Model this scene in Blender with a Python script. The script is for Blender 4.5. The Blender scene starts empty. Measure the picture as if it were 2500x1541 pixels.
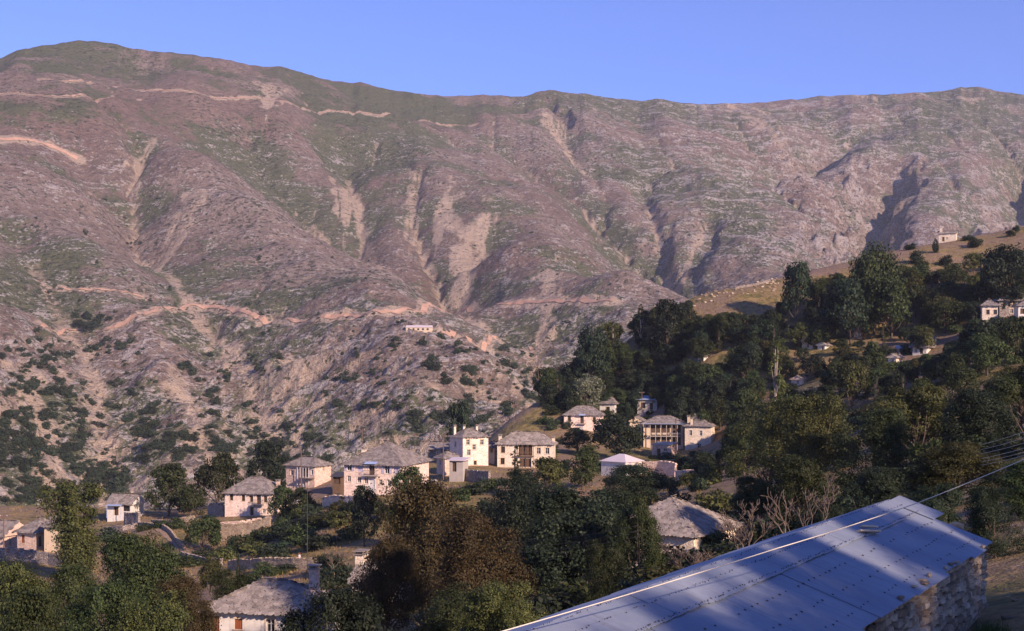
import bpy, bmesh, math, random
import numpy as np
from mathutils import Vector, Matrix

R = math.radians
SC = bpy.context.scene
COL = SC.collection
FPX, CX, HY = 3472.0, 1250.0, 890.0      # focal length in photo pixels, principal column, horizon row

# ---------------------------------------------------------------- camera
cam_d = bpy.data.cameras.new('camera')
cam = bpy.data.objects.new('camera', cam_d)
COL.objects.link(cam)
cam.location = (0, 0, 0)
cam.rotation_euler = (R(90), 0, 0)
cam_d.sensor_width = 36.0
cam_d.lens = 36.0 * FPX / 2500.0
cam_d.shift_y = (HY - 770.5) / 2500.0
cam_d.clip_start = 0.5
cam_d.clip_end = 30000
SC.camera = cam

# ---------------------------------------------------------------- sky and sun
SUN_AZ, SUN_EL = 40.0, 24.0              # degrees to the right of straight behind the camera; height
sd = Vector((math.sin(R(SUN_AZ)) * math.cos(R(SUN_EL)), -math.cos(R(SUN_AZ)) * math.cos(R(SUN_EL)), math.sin(R(SUN_EL))))
world = bpy.data.worlds.new('World')
SC.world = world
world.use_nodes = True
wn = world.node_tree
wn.nodes.clear()
w_out = wn.nodes.new('ShaderNodeOutputWorld')
w_bg = wn.nodes.new('ShaderNodeBackground')
w_sky = wn.nodes.new('ShaderNodeTexSky')
w_sky.sky_type = 'NISHITA'
w_sky.sun_disc = False
w_sky.sun_elevation = R(SUN_EL)
w_sky.sun_rotation = math.atan2(sd.x, sd.y)
w_sky.altitude = 1000
w_sky.air_density = 1.0
w_sky.dust_density = 0.15
w_sky.ozone_density = 5.0
w_mul = wn.nodes.new('ShaderNodeMix')
w_mul.data_type = 'RGBA'; w_mul.blend_type = 'MULTIPLY'
w_mul.inputs[0].default_value = 1.0
w_mul.inputs[7].default_value = (0.74, 0.71, 1.14, 1)
wn.links.new(w_sky.outputs[0], w_mul.inputs[6])
wn.links.new(w_mul.outputs[2], w_bg.inputs[0])
w_bg.inputs[1].default_value = 0.115
wn.links.new(w_bg.outputs[0], w_out.inputs[0])

sun_d = bpy.data.lights.new('sun', 'SUN')
sun_d.energy = 5.0
sun_d.angle = R(0.8)
sun_d.color = (1.0, 0.77, 0.62)
sun = bpy.data.objects.new('sun', sun_d)
COL.objects.link(sun)
sun.rotation_euler = sd.to_track_quat('Z', 'Y').to_euler()

vs = SC.view_settings
vs.view_transform = 'Standard'
vs.look = 'None'
vs.exposure = 0.55
vs.gamma = 1.0
vs.use_curve_mapping = False
SC.render.engine = 'CYCLES'
SC.cycles.use_denoising = True
SC.cycles.max_bounces = 5
SC.cycles.diffuse_bounces = 2
SC.cycles.transparent_max_bounces = 4
SC.cycles.volume_bounces = 0
SC.cycles.filter_width = 1.5

# ---------------------------------------------------------------- helpers
rng = np.random.default_rng(7)
random.seed(7)

def at(px, py, d):
    return Vector(((px - CX) / FPX * d, d, (HY - py) / FPX * d))

def new_obj(name, mesh, mats=None, parent=None):
    o = bpy.data.objects.new(name, mesh)
    COL.objects.link(o)
    if parent is not None:
        o.parent = parent
    if mats is not None:
        for m in (mats if isinstance(mats, (list, tuple)) else [mats]):
            if mesh.materials.find(m.name) < 0:
                mesh.materials.append(m)
    return o

def empty(name, loc=(0, 0, 0), rz=0.0):
    o = bpy.data.objects.new(name, None)
    o.empty_display_size = 0.2
    COL.objects.link(o)
    o.location = loc
    o.rotation_euler = (0, 0, rz)
    return o

def tag(o, label=None, cat=None, group=None, kind=None):
    if label: o['label'] = label
    if cat: o['category'] = cat
    if group: o['group'] = group
    if kind: o['kind'] = kind
    return o

def mesh_np(name, verts, faces, smooth=False):
    """verts (n,3) array, faces (m,k) int array with one k"""
    verts = np.asarray(verts, dtype=np.float32); faces = np.asarray(faces, dtype=np.int32)
    me = bpy.data.meshes.new(name)
    n, (m, k) = len(verts), faces.shape
    me.vertices.add(n); me.vertices.foreach_set('co', verts.ravel())
    me.loops.add(m * k); me.loops.foreach_set('vertex_index', faces.ravel())
    me.polygons.add(m)
    me.polygons.foreach_set('loop_start', np.arange(0, m * k, k, dtype=np.int32))
    me.polygons.foreach_set('loop_total', np.full(m, k, dtype=np.int32))
    if smooth:
        me.polygons.foreach_set('use_smooth', np.ones(m, dtype=bool))
    me.update(calc_edges=True)
    return me

def set_attr(me, name, vals):
    a = me.attributes.new(name, 'FLOAT', 'POINT')
    a.data.foreach_set('value', np.asarray(vals, dtype=np.float32).ravel())

class MB:
    """collects boxes, prisms and tubes into one mesh"""
    def __init__(self): self.v = []; self.f = []; self.mi = []
    def add(self, vs, fs, mi=0):
        b = len(self.v)
        self.v += [tuple(p) for p in vs]
        self.f += [tuple(i + b for i in f) for f in fs]
        self.mi += [mi] * len(fs)
        return self
    def box(self, x0, x1, y0, y1, z0, z1, mi=0):
        vs = [(x0,y0,z0),(x1,y0,z0),(x1,y1,z0),(x0,y1,z0),(x0,y0,z1),(x1,y0,z1),(x1,y1,z1),(x0,y1,z1)]
        return self.add(vs, [(0,3,2,1),(4,5,6,7),(0,1,5,4),(1,2,6,5),(2,3,7,6),(3,0,4,7)], mi)
    def tube(self, pts, rad, n=6, mi=0, cap=True):
        pts = [Vector(p) for p in pts]
        if not isinstance(rad, (list, tuple)): rad = [rad] * len(pts)
        b = len(self.v); ref = None
        for i, p in enumerate(pts):
            t = (pts[min(i + 1, len(pts) - 1)] - pts[max(i - 1, 0)])
            if t.length < 1e-6: t = Vector((0, 0, 1))
            t.normalize()
            if ref is None:
                ref = t.cross(Vector((0.3, 0.9, 0.1)))
                if ref.length < 0.1: ref = t.cross(Vector((1, 0, 0)))
            u = (ref - t * ref.dot(t)).normalized(); ref = u
            w = t.cross(u)
            for k in range(n):
                a = 2 * math.pi * k / n
                q = p + (u * math.cos(a) + w * math.sin(a)) * rad[i]
                self.v.append((q.x, q.y, q.z))
        for i in range(len(pts) - 1):
            for k in range(n):
                k2 = (k + 1) % n
                self.f.append((b + i*n + k, b + i*n + k2, b + (i+1)*n + k2, b + (i+1)*n + k)); self.mi.append(mi)
        if cap:
            self.f.append(tuple(b + (len(pts)-1)*n + k for k in range(n))); self.mi.append(mi)
            self.f.append(tuple(b + k for k in range(n))[::-1]); self.mi.append(mi)
        return self
    def mesh(self, name, smooth=False):
        me = bpy.data.meshes.new(name)
        me.from_pydata(self.v, [], self.f)
        if any(self.mi): me.polygons.foreach_set('material_index', self.mi)
        if smooth: me.polygons.foreach_set('use_smooth', [True] * len(self.f))
        me.update()
        return me
    def build(self, name, mat, parent=None, smooth=False):
        return new_obj(name, self.mesh(name, smooth), mat, parent)

# ------------------------------------------------ value noise in numpy (for terrain)
_perm = np.random.default_rng(3).random((256, 256)).astype(np.float32)
def vnoise(x, y):
    xi = np.floor(x).astype(np.int64); yi = np.floor(y).astype(np.int64)
    fx = x - xi; fy = y - yi
    fx = fx*fx*fx*(fx*(fx*6-15)+10); fy = fy*fy*fy*(fy*(fy*6-15)+10)
    a = _perm[xi & 255, yi & 255]; b = _perm[(xi+1) & 255, yi & 255]
    c = _perm[xi & 255, (yi+1) & 255]; d = _perm[(xi+1) & 255, (yi+1) & 255]
    return (a*(1-fx)+b*fx)*(1-fy) + (c*(1-fx)+d*fx)*fy - 0.5
def fbm(x, y, o=5, g=0.5):
    s = np.zeros_like(x, dtype=np.float64); a = 1.0; f = 1.0
    for i in range(o):
        ca, sa = math.cos(i*1.3), math.sin(i*1.3)
        s += a * vnoise((x*ca - y*sa)*f + 17.3*i, (x*sa + y*ca)*f - 9.1*i); a *= g; f *= 2.03
    return s
def ridged(x, y, o=4):
    s = np.zeros_like(x, dtype=np.float64); a = 1.0; f = 1.0
    for i in range(o):
        ca, sa = math.cos(i*0.9), math.sin(i*0.9)
        s += a * (1 - np.abs(2*vnoise((x*ca-y*sa)*f + 31.7*i, (x*sa+y*ca)*f + 11.9*i))*2); a *= 0.5; f *= 2.1
    return s
def sstep(a, b, x):
    t = np.clip((x - a) / (b - a), 0, 1); return t*t*(3-2*t)
def blur(a, r):
    """three box blurs of radius r cells, edges clamped"""
    for _ in range(3):
        for ax in (0, 1):
            p = np.concatenate([np.repeat(a.take([0], ax), r+1, ax), a, np.repeat(a.take([-1], ax), r, ax)], ax)
            c = np.cumsum(p, ax)
            n = a.shape[ax]
            a = (c.take(range(2*r+1, 2*r+1+n), ax) - c.take(range(0, n), ax)) / (2*r+1)
    return a

# ------------------------------------------------ node helpers
def new_mat(name):
    m = bpy.data.materials.new(name); m.use_nodes = True
    nt = m.node_tree
    for n in list(nt.nodes):
        if n.type not in ('OUTPUT_MATERIAL', 'BSDF_PRINCIPLED'): nt.nodes.remove(n)
    b = nt.nodes['Principled BSDF']
    b.inputs['Specular IOR Level'].default_value = 0.15
    b.inputs['Roughness'].default_value = 0.9
    return m, nt, b
def nd(nt, typ, **kw):
    n = nt.nodes.new(typ)
    for k, v in kw.items(): setattr(n, k, v)
    return n
def lk(nt, a, b): nt.links.new(a, b)
def coords(nt, kind='Object', scale=(1, 1, 1), rot=(0, 0, 0)):
    if kind == 'World':
        o = nd(nt, 'ShaderNodeNewGeometry').outputs['Position']
    else:
        o = nd(nt, 'ShaderNodeTexCoord').outputs[kind]
    mp = nd(nt, 'ShaderNodeMapping')
    mp.inputs['Scale'].default_value = scale
    mp.inputs['Rotation'].default_value = rot
    lk(nt, o, mp.inputs['Vector'])
    return mp.outputs[0]
def noise(nt, vec, scale, detail=4, rough=0.55, dist=0.0):
    n = nd(nt, 'ShaderNodeTexNoise')
    n.inputs['Scale'].default_value = scale; n.inputs['Detail'].default_value = detail
    n.inputs['Roughness'].default_value = rough; n.inputs['Distortion'].default_value = dist
    lk(nt, vec, n.inputs['Vector'])
    return n.outputs['Fac']
def ramp(nt, fac, stops, interp='LINEAR'):
    r = nd(nt, 'ShaderNodeValToRGB'); cr = r.color_ramp; cr.interpolation = interp
    while len(cr.elements) < len(stops): cr.elements.new(0.5)
    for e, (p, c) in zip(cr.elements, stops):
        e.position = p
        e.color = (c, c, c, 1) if isinstance(c, (int, float)) else (*c, 1)
    lk(nt, fac, r.inputs[0])
    return r.outputs[0]
def mix(nt, fac, a, b, blend='MIX'):
    m = nd(nt, 'ShaderNodeMix', data_type='RGBA', blend_type=blend)
    for i, s in ((0, fac), (6, a), (7, b)):
        if hasattr(s, 'links'): lk(nt, s, m.inputs[i])
        elif i == 0: m.inputs[0].default_value = s
        else: m.inputs[i].default_value = (s, s, s, 1) if isinstance(s, (int, float)) else (*s, 1)
    return m.outputs[2]
def mth(nt, op, a, b=0.0, c=None):
    m = nd(nt, 'ShaderNodeMath', operation=op)
    for i, s in enumerate((a, b, c)):
        if s is None: continue
        if hasattr(s, 'links'): lk(nt, s, m.inputs[i])
        else: m.inputs[i].default_value = s
    return m.outputs[0]
def attr(nt, name):
    return nd(nt, 'ShaderNodeAttribute', attribute_name=name).outputs['Fac']
def bump(nt, bsdf, h, strength=0.5, dist=0.1):
    b = nd(nt, 'ShaderNodeBump')
    b.inputs['Strength'].default_value = strength; b.inputs['Distance'].default_value = dist
    lk(nt, h, b.inputs['Height']); lk(nt, b.outputs[0], bsdf.inputs['Normal'])
    return b
def voro(nt, vec, scale, feature='F1', rnd=1.0):
    v = nd(nt, 'ShaderNodeTexVoronoi', feature=feature)
    v.inputs['Scale'].default_value = scale; v.inputs['Randomness'].default_value = rnd
    lk(nt, vec, v.inputs['Vector'])
    return v
# ================================================================ the far mountain
SKY_PX = [(-500,170),(-200,150),(0,143),(40,125),(100,112),(195,98),(260,103),(330,120),(430,130),(520,140),(560,148),(610,160),(690,163),(740,178),(820,200),(880,202),(940,218),(1090,235),(1180,232),(1280,236),(1310,226),(1340,220),(1400,226),(1490,238),(1570,245),(1600,240),(1640,246),(1700,255),(1760,253),(1830,252),(1950,242),(2030,233),(2100,232),(2200,230),(2310,220),(2350,212),(2390,210),(2430,222),(2500,232),(2700,240),(3100,230)]
SKY_X = np.array([p[0] for p in SKY_PX], float); SKY_Y = np.array([p[1] for p in SKY_PX], float)
MCOL = {   # photo column: (photo row, distance) pairs up the slope
 -500:[(1290,740),(1100,830),(1000,930),(900,1080),(800,1280),(700,1450),(600,1620),(500,1800),(400,1980),(330,2110),(230,2350),(190,2600),(165,2900)],
 0:[(1290,740),(1100,830),(1000,930),(900,1080),(800,1280),(700,1450),(600,1620),(500,1800),(400,1980),(330,2110),(230,2350),(180,2600),(143,2900)],
 400:[(1260,740),(1100,830),(1000,930),(900,1090),(800,1300),(735,1450),(600,1790),(500,2010),(400,2220),(330,2380),(240,2660),(180,2880),(128,3100)],
 800:[(1200,740),(1000,940),(850,1200),(765,1450),(700,1720),(600,2030),(500,2290),(400,2540),(300,2850),(250,3050),(198,3300)],
 1200:[(1130,740),(1000,930),(900,1100),(800,1390),(745,1620),(700,1830),(600,2180),(500,2480),(400,2790),(300,3200),(234,3550)],
 1600:[(1120,740),(950,1100),(800,1600),(720,2000),(600,2400),(500,2710),(400,3060),(330,3360),(241,3800)],
 2000:[(1100,740),(900,1300),(800,1750),(700,2150),(600,2570),(500,2900),(400,3260),(320,3600),(237,4100)],
 2500:[(1080,740),(900,1300),(800,1800),(700,2250),(600,2700),(500,3060),(400,3440),(300,3850),(232,4300)],
 3100:[(1080,740),(900,1300),(800,1800),(700,2250),(600,2700),(500,3060),(400,3440),(300,3850),(230,4300)],
}
MK = sorted(MCOL)
MY = np.arange(600.0, 5601.0, 8.0)
MPROF = []
for k in MK:
    pts = MCOL[k]
    dd = np.array([600] + [p[1] for p in pts]); zz = np.array([(HY - pts[0][0]) / FPX * pts[0][1] - 12] + [(HY - p[0]) / FPX * p[1] for p in pts])
    de, ze = dd[-1], zz[-1]
    dd = np.concatenate([dd, [de+120, de+500, de+1000, 7000]]); zz = np.concatenate([zz, [ze+2, ze-110, ze-330, ze-1200]])
    MPROF.append(np.interp(MY, dd, zz))
MPROF = np.array(MPROF)
MPROF = (lambda a: np.array([np.convolve(np.pad(r, 12, mode='edge'), np.hanning(25)/np.hanning(25).sum(), 'valid') for r in a]))(MPROF)
def mbase(x, y):
    px = np.clip(CX + FPX * x / np.maximum(y, 300), MK[0], MK[-1] - 1e-3)
    ki = np.clip(np.searchsorted(MK, px, side='right') - 1, 0, len(MK) - 2)
    ka = np.array(MK, float)
    t = (px - ka[ki]) / (ka[ki+1] - ka[ki]); t = t*t*(3-2*t)
    fy = np.clip((y - MY[0]) / 8.0, 0, len(MY) - 1.001); yi = fy.astype(int); f = fy - yi
    za = MPROF[ki, yi]*(1-f) + MPROF[ki, yi+1]*f
    zb = MPROF[ki+1, yi]*(1-f) + MPROF[ki+1, yi+1]*f
    return za*(1-t) + zb*t
def mray(px, py):
    """distance at which the view ray of a photo pixel meets the smooth slope"""
    y = np.arange(740.0, 5400.0, 6.0)
    r = HY - FPX * mbase((px - CX) / FPX * y, y) / y
    i = np.argmax(r <= py)
    return float(y[i]) if r[i] <= py else 4000.0

CELL = 10.0
GX = np.arange(-1700.0, 2500.0, CELL); GY = np.arange(640.0, 5020.0, CELL)
GXX, GYY = np.meshgrid(GX, GY)             # rows: distance
Z0 = mbase(GXX, GYY)
Z0 = blur(Z0, 3)
def polyline_dist(X, Y, pts):
    best = np.full(X.shape, 1e9); par = np.zeros(X.shape)
    acc = 0.0
    tot = sum(math.dist(pts[i], pts[i+1]) for i in range(len(pts)-1))
    for (ax, ay), (bx, by) in zip(pts[:-1], pts[1:]):
        dx, dy = bx-ax, by-ay; L2 = dx*dx+dy*dy
        t = np.clip(((X-ax)*dx + (Y-ay)*dy) / L2, 0, 1)
        d = np.hypot(X-ax-t*dx, Y-ay-t*dy)
        m = d < best
        best[m] = d[m]; par[m] = (acc + t[m]*math.sqrt(L2)) / tot
        acc += math.sqrt(L2)
    return best, par
def to_world(poly):
    out = []
    for px, py in poly:
        d = mray(px, py); out.append(((px-CX)/FPX*d, d))
    return out
GULLY = [  # photo polyline of a gully bed, depth, half width
 ([(120,250),(175,365),(235,440),(300,480),(345,560),(420,640),(490,715),(560,765),(610,850),(645,930),(690,1010),(740,1110),(770,1190)], 55, 150),
 ([(560,270),(640,400),(720,480),(800,540),(890,600),(1000,665),(1130,722),(1220,760),(1330,830),(1400,900),(1420,990)], 60, 160),
 ([(820,330),(860,420),(880,500),(905,590)], 35, 90),
 ([(985,490),(1020,560),(1060,640),(1120,705)], 40, 90),
 ([(1220,560),(1170,620),(1110,700)], 35, 70),
 ([(1150,330),(1290,380),(1420,470),(1510,570),(1590,660),(1670,720),(1720,770)], 50, 130),
 ([(1560,420),(1585,500),(1610,570),(1640,650),(1690,730)], 28, 110),
 ([(1760,520),(1700,590),(1650,650)], 20, 80),
 ([(2160,300),(2010,350),(1965,375),(1900,415),(1830,440)], 60, 120),
 ([(2200,420),(2150,460),(2125,510),(2140,560),(2150,620),(2150,720)], 45, 130),
 ([(2490,590),(2400,545),(2350,560),(2330,620)], 30, 80),
 ([(2520,390),(2480,430),(2490,480),(2520,560)], 60, 90),
 ([(320,330),(340,400),(330,430),(330,520)], 20, 60),
 ([(30,470),(25,560),(120,680),(210,800),(240,900),(260,1000),(250,1080),(300,1200)], 45, 110),
 ([(0,780),(60,870),(110,960),(120,1080),(150,1200)], 35, 80),
 ([(390,800),(440,870),(480,940),(520,1040),(560,1150)], 25, 80),
 ([(1350,300),(1390,370),(1440,420)], 30, 90),
]
G_WORLD = [(to_world(p), dp, w) for p, dp, w in GULLY]
Zc = Z0.copy()
for wp, dp, w in G_WORLD:
    d, par = polyline_dist(GXX, GYY, wp)
    prof = np.maximum(0, 1 - d/w)
    Zc -= dp * 0.45 * prof**1.3 * sstep(0, 0.25, par + 0.05)
# spurs and knobs before erosion
Zc += 30 * fbm(GXX/330, GYY/330, 3) + 18*ridged(GXX/260+2, GYY/260, 2) + 9 * fbm(GXX/90+5, GYY/90, 4)
def fastscape(Z, iters, K):
    ny, nx = Z.shape; N = ny*nx
    idx = np.arange(N).reshape(ny, nx)
    for it in range(iters):
        bests = np.zeros((ny, nx)); rec = idx.copy(); dist = np.full((ny, nx), CELL)
        for dy in (-1, 0, 1):
            for dx in (-1, 0, 1):
                if dx == 0 and dy == 0: continue
                L = CELL * math.hypot(dx, dy)
                ys = slice(max(0, -dy), ny - max(0, dy)); xs = slice(max(0, -dx), nx - max(0, dx))
                yt = slice(max(0, dy), ny - max(0, -dy)); xt = slice(max(0, dx), nx - max(0, -dx))
                s = (Z[ys, xs] - Z[yt, xt]) / L
                m = s > bests[ys, xs]
                bests[ys, xs] = np.where(m, s, bests[ys, xs])
                rec[ys, xs] = np.where(m, idx[yt, xt], rec[ys, xs])
                dist[ys, xs] = np.where(m, L, dist[ys, xs])
        order = np.argsort(Z.ravel()); rl = rec.ravel().tolist()
        A = [1.0]*N; ol = order.tolist()
        for i in reversed(ol):
            r = rl[i]
            if r != i: A[r] += A[i]
        A = np.array(A)
        F = K * np.sqrt(A) / dist.ravel()
        Fl = F.tolist(); zl = Z.ravel().tolist()
        for i in ol:
            r = rl[i]
            if r != i:
                f = Fl[i]; zl[i] = (zl[i] + f*zl[r]) / (1+f)
        Z = np.array(zl).reshape(ny, nx)
        Z = Z + 0.10 * (blur(Z, 1) - Z)
    return Z, A.reshape(ny, nx)
ZE, ACC = fastscape(Zc, 10, 0.30)
dl = ZE - Zc
dl = dl - 0.85*blur(dl, 40)
ZM = Zc + 0.8*dl
det = (ZM - Z0) - blur(ZM - Z0, 20)          # the eroded relief without its broad part
spj = 1 + 0.45*fbm(GXX/150, GYY/150, 3)
SPUR = np.ones_like(GXX)                     # spurs rise from the ravine beds, which lie on the smooth slope
for wp, dp, w in G_WORLD:
    d, par = polyline_dist(GXX, GYY, wp)
    wj = 1.25*w*spj
    SPUR = np.minimum(SPUR, 1 - np.clip(1 - d/wj, 0, 1)*sstep(-0.02, 0.3, par)*min(1.0, dp/45.0))
ZM = Z0 + 0.85*det + 52*(SPUR**1.1 - 0.35)*sstep(700, 1100, GYY)
ZM = 0.5*ZM + 0.5*blur(ZM, 1)
SHARP = ZM - blur(ZM, 5)                   # positive on spurs, negative in gullies
LACC = np.log(ACC)

def gsample(G, x, y):
    fx = np.clip((x - GX[0]) / CELL, 0, len(GX) - 1.001); fy = np.clip((y - GY[0]) / CELL, 0, len(GY) - 1.001)
    xi = fx.astype(int); yi = fy.astype(int); fx = fx - xi; fy = fy - yi
    # smooth (cubic-ish) weights
    return (G[yi, xi]*(1-fx) + G[yi, xi+1]*fx)*(1-fy) + (G[yi+1, xi]*(1-fx) + G[yi+1, xi+1]*fx)*fy

# polar mesh: even detail in the picture, real positions in the world
MPX = np.arange(-430.0, 2931.0, 4.2)
nr = 600
tt = np.linspace(0, 1, nr)
MD = 650.0 * (5000.0/650.0) ** tt
PX, DD = np.meshgrid(MPX, MD)
XX = (PX - CX) / FPX * DD
YY = DD
ZZ = gsample(ZM, XX, YY)
near = np.clip(1.0 - (DD-700)/2600, 0.25, 1)
crag = sstep(1250, 1900, PX)*0.8 + 0.35
# rock bands: terraces that follow the height with some waviness
hb = ZZ + 70*fbm(XX/420, YY/420, 3) + 14*fbm(XX/70+4, YY/70, 2)
step = 30.0
fr = hb/step - np.floor(hb/step)
terr = (sstep(0.25, 0.75, fr) - fr) * step
bandm = sstep(-0.12, 0.22, fbm(XX/500+3, YY/500+8, 3)) * crag * sstep(60, 160, ZZ)
ZZ = ZZ + terr * bandm * (0.22 + 0.4*np.clip(fbm(XX/160+1, YY/160, 3)+.2, 0, 1))
ZZ = ZZ + (6.0*fbm(XX/55, YY/55, 4) + 3.0*ridged(XX/26, YY/26, 3)*crag + 2.6*fbm(XX/10, YY/10, 3)) * near**0.5
# lower slope is rougher, with little cliffs
low = sstep(120, -20, ZZ)
ZZ = ZZ + low * (8.0*ridged(XX/80+9, YY/70, 5) - 4.0)
# canyons with a steep right-hand wall
jag = 1 + 0.9*fbm(XX/28, YY/28, 3)
for pl_, dep, wr, wl_ in (([(2215,405),(2165,450),(2128,505),(2138,560),(2150,620),(2150,700)], 78, 60, 110), ([(1560,440),(1582,500),(1606,570),(1632,640),(1680,720)], 14, 18, 60), ([(1640,540),(1625,600),(1650,660)], 10, 16, 50),
                          ([(2375,535),(2345,570),(2345,640)], 34, 26, 50), ([(2460,520),(2440,560),(2430,620)], 26, 22, 50), ([(2515,380),(2490,420),(2490,470)], 40, 30, 50), ([(1760,560),(1700,640),(1690,700)], 10, 16, 50), ([(2030,340),(1965,378),(1905,415)], 26, 22, 90), ([(1330,260),(1370,300),(1390,330)], 25, 25, 60)):
    wp_ = to_world(pl_)
    d_, par_ = polyline_dist(XX, YY, wp_)
    yy_ = np.array([q[1] for q in wp_]); xx_ = np.array([q[0] for q in wp_]); o_ = np.argsort(yy_)
    side = XX - np.interp(YY, yy_[o_], xx_[o_])
    prof = np.where(side > 0, np.clip(1 - d_/(wr*jag), 0, 1)**0.7, np.clip(1 - d_/(wl_*jag), 0, 1)**1.2)
    ZZ = ZZ - dep*prof*sstep(-0.02, 0.18, par_)*sstep(1.0, 0.85, par_)
# crest rows match the skyline column by column
RAT = ZZ / DD
tgt = (HY - np.interp(MPX, SKY_X, SKY_Y)) / FPX
cre = RAT.max(axis=0)
corr = (tgt - cre)
corr = corr + 0.0011*fbm(MPX/26.0, MPX*0+3.3, 4)
imax = RAT.argmax(axis=0)
dcre = MD[imax]
ZZ = ZZ + corr[None, :] * DD * sstep(0.45, 1.0, DD/dcre[None, :])
MZ = ZZ

def mhit(px, py):
    """first point of the mountain mesh met by the ray of a photo pixel"""
    c = int(np.clip(round((px - MPX[0]) / 4.2), 0, len(MPX)-1))
    r = HY - FPX * MZ[:, c] / MD
    i = int(np.argmax(r <= py))
    if r[i] > py: return None
    i0 = max(i-1, 0)
    t = 0.0 if r[i0] == r[i] else (r[i0] - py) / (r[i0] - r[i])
    d = MD[i0] + (MD[i]-MD[i0]) * np.clip(t, 0, 1)
    return Vector(((px-CX)/FPX*d, d, (HY-py)/FPX*d))
def mz(x, y):
    px = CX + FPX*x/y
    c = np.clip((px - MPX[0]) / 4.2, 0, len(MPX)-1.001); r = np.clip(np.log(y/650.0)/math.log(5000/650.0)*(nr-1), 0, nr-1.001)
    ci, ri = int(c), int(r); fc, fr_ = c-ci, r-ri
    return float((MZ[ri,ci]*(1-fc)+MZ[ri,ci+1]*fc)*(1-fr_) + (MZ[ri+1,ci]*(1-fc)+MZ[ri+1,ci+1]*fc)*fr_)

# what the ground is made of: bare scree, grass, pale rock (given by place, not by light)
ROWS = HY - FPX*MZ/DD                      # photo row of each vertex seen from the viewpoint
_wob = {}
def wob(s, o=3):
    if (s, o) not in _wob: _wob[(s, o)] = fbm(XX/s, YY/s, o)
    return _wob[(s, o)]
SCARS = [ # bare slips: fan apex at the bottom, photo polygon centre, half sizes
 (430,545,55,75,0.0),(335,390,16,40,0.1),(1000,560,40,80,-0.25),(1080,560,35,70,0.15),(1130,640,70,80,0.0),(1355,318,46,28,-0.2),
 (700,900,50,60,0.35),(720,1010,70,110,-0.2),(1890,325,60,55,-0.3),(2110,255,40,30,-0.2),(1330,770,60,60,0.4),(250,1030,20,120,-0.1),(300,1150,25,70,-0.2),
 (840,480,40,70,-0.4),(660,300,40,50,-0.3),(2360,262,50,16,0),(640,905,40,60,0.3),(320,1090,40,60,0.0),(80,915,40,60,-0.3),(560,830,40,40,0.2)]
SCARV = np.zeros_like(XX)
for cx_, cy_, hx, hy, sh in SCARS:
    d0 = mray(cx_, cy_); k = d0/FPX
    wx, wy = (cx_-CX)*k, d0
    d1 = mray(cx_, cy_-hy); d2 = mray(cx_, cy_+hy)
    vv = (YY - wy) / max(abs(d1-d2)/2, 20)             # -1 bottom .. 1 top
    uu = (XX - wx - sh*hx*k*2*vv) / (hx*k) 
    wid = np.clip(0.55 + 0.45*vv, 0.12, 1.2)
    m = sstep(1.25, 0.5, np.abs(uu)/wid + 1.3*wob(40, 4)) * sstep(1.25, 0.6, np.abs(vv) + 1.0*wob(35, 4))
    streak = 0.62 + 1.1*(vnoise(uu/wid*4.0 + 40 + cx_, vv*0.9 + 7.0) + 0.6*vnoise(uu/wid*9.0 + 80, vv*1.6 + 3.0))
    SCARV = np.maximum(SCARV, m*np.clip(streak, 0.15, 1))
for wp, dp, w in G_WORLD:
    d, par = polyline_dist(XX, YY, wp)
    SCARV = np.maximum(SCARV, 0.9*sstep(17, 5, d + 16*np.abs(wob(34))) * sstep(0.12, 0.4, par) * (0.75 + 0.9*wob(90)))
GRASS = 0.66 + 0.9*wob(300, 3) + 0.9*wob(85, 4) + 0.10*sstep(1100, 1700, PX)
slope = np.hypot(np.gradient(MZ, axis=1)/(4.2*DD/FPX), np.gradient(MZ, axis=0)/np.gradient(DD, axis=0))
SCARV = np.maximum(SCARV, (0.25 + 0.35*low)*sstep(0.9, 1.5, slope + 0.5*wob(25)))
GRASS = GRASS - 0.35*sstep(0.7, 1.2, slope)
GRASS = GRASS + 0.25*np.clip(-gsample(SHARP, XX, YY)/8, -1, 1)
lacc = gsample(LACC, XX, YY)
SCARV = np.maximum(SCARV, 0.6*sstep(4.6, 6.2, lacc + 2.4*wob(30)))
ROADS = [([(95,808),(150,800),(205,806)], 5), ([(250,812),(275,795),(340,775),(400,756),(440,744),(500,744),(560,752),(620,776),(690,782),(760,780),(850,770),(950,764),(1060,758),(1190,752),(1260,738),(1350,735),(1500,736)], 9),
 ([(1080,816),(1130,826),(1190,834),(1235,836),(1260,850),(1300,866)], 6), ([(0,228),(60,230),(130,236),(210,240),(340,242)], 5), ([(95,196),(160,196),(230,205),(280,212),(335,220),(440,222),(510,236),(620,240),(680,248),(735,262),(760,272),(880,272),(915,282),(960,284),(1010,290),(1060,302),(1110,302),(1170,308)], 3.6),
 ([(0,342),(60,340),(120,350),(160,372),(190,388)], 13), ([(150,700),(200,712),(260,708),(290,712),(350,724)], 4)]
ROADW = []
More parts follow.
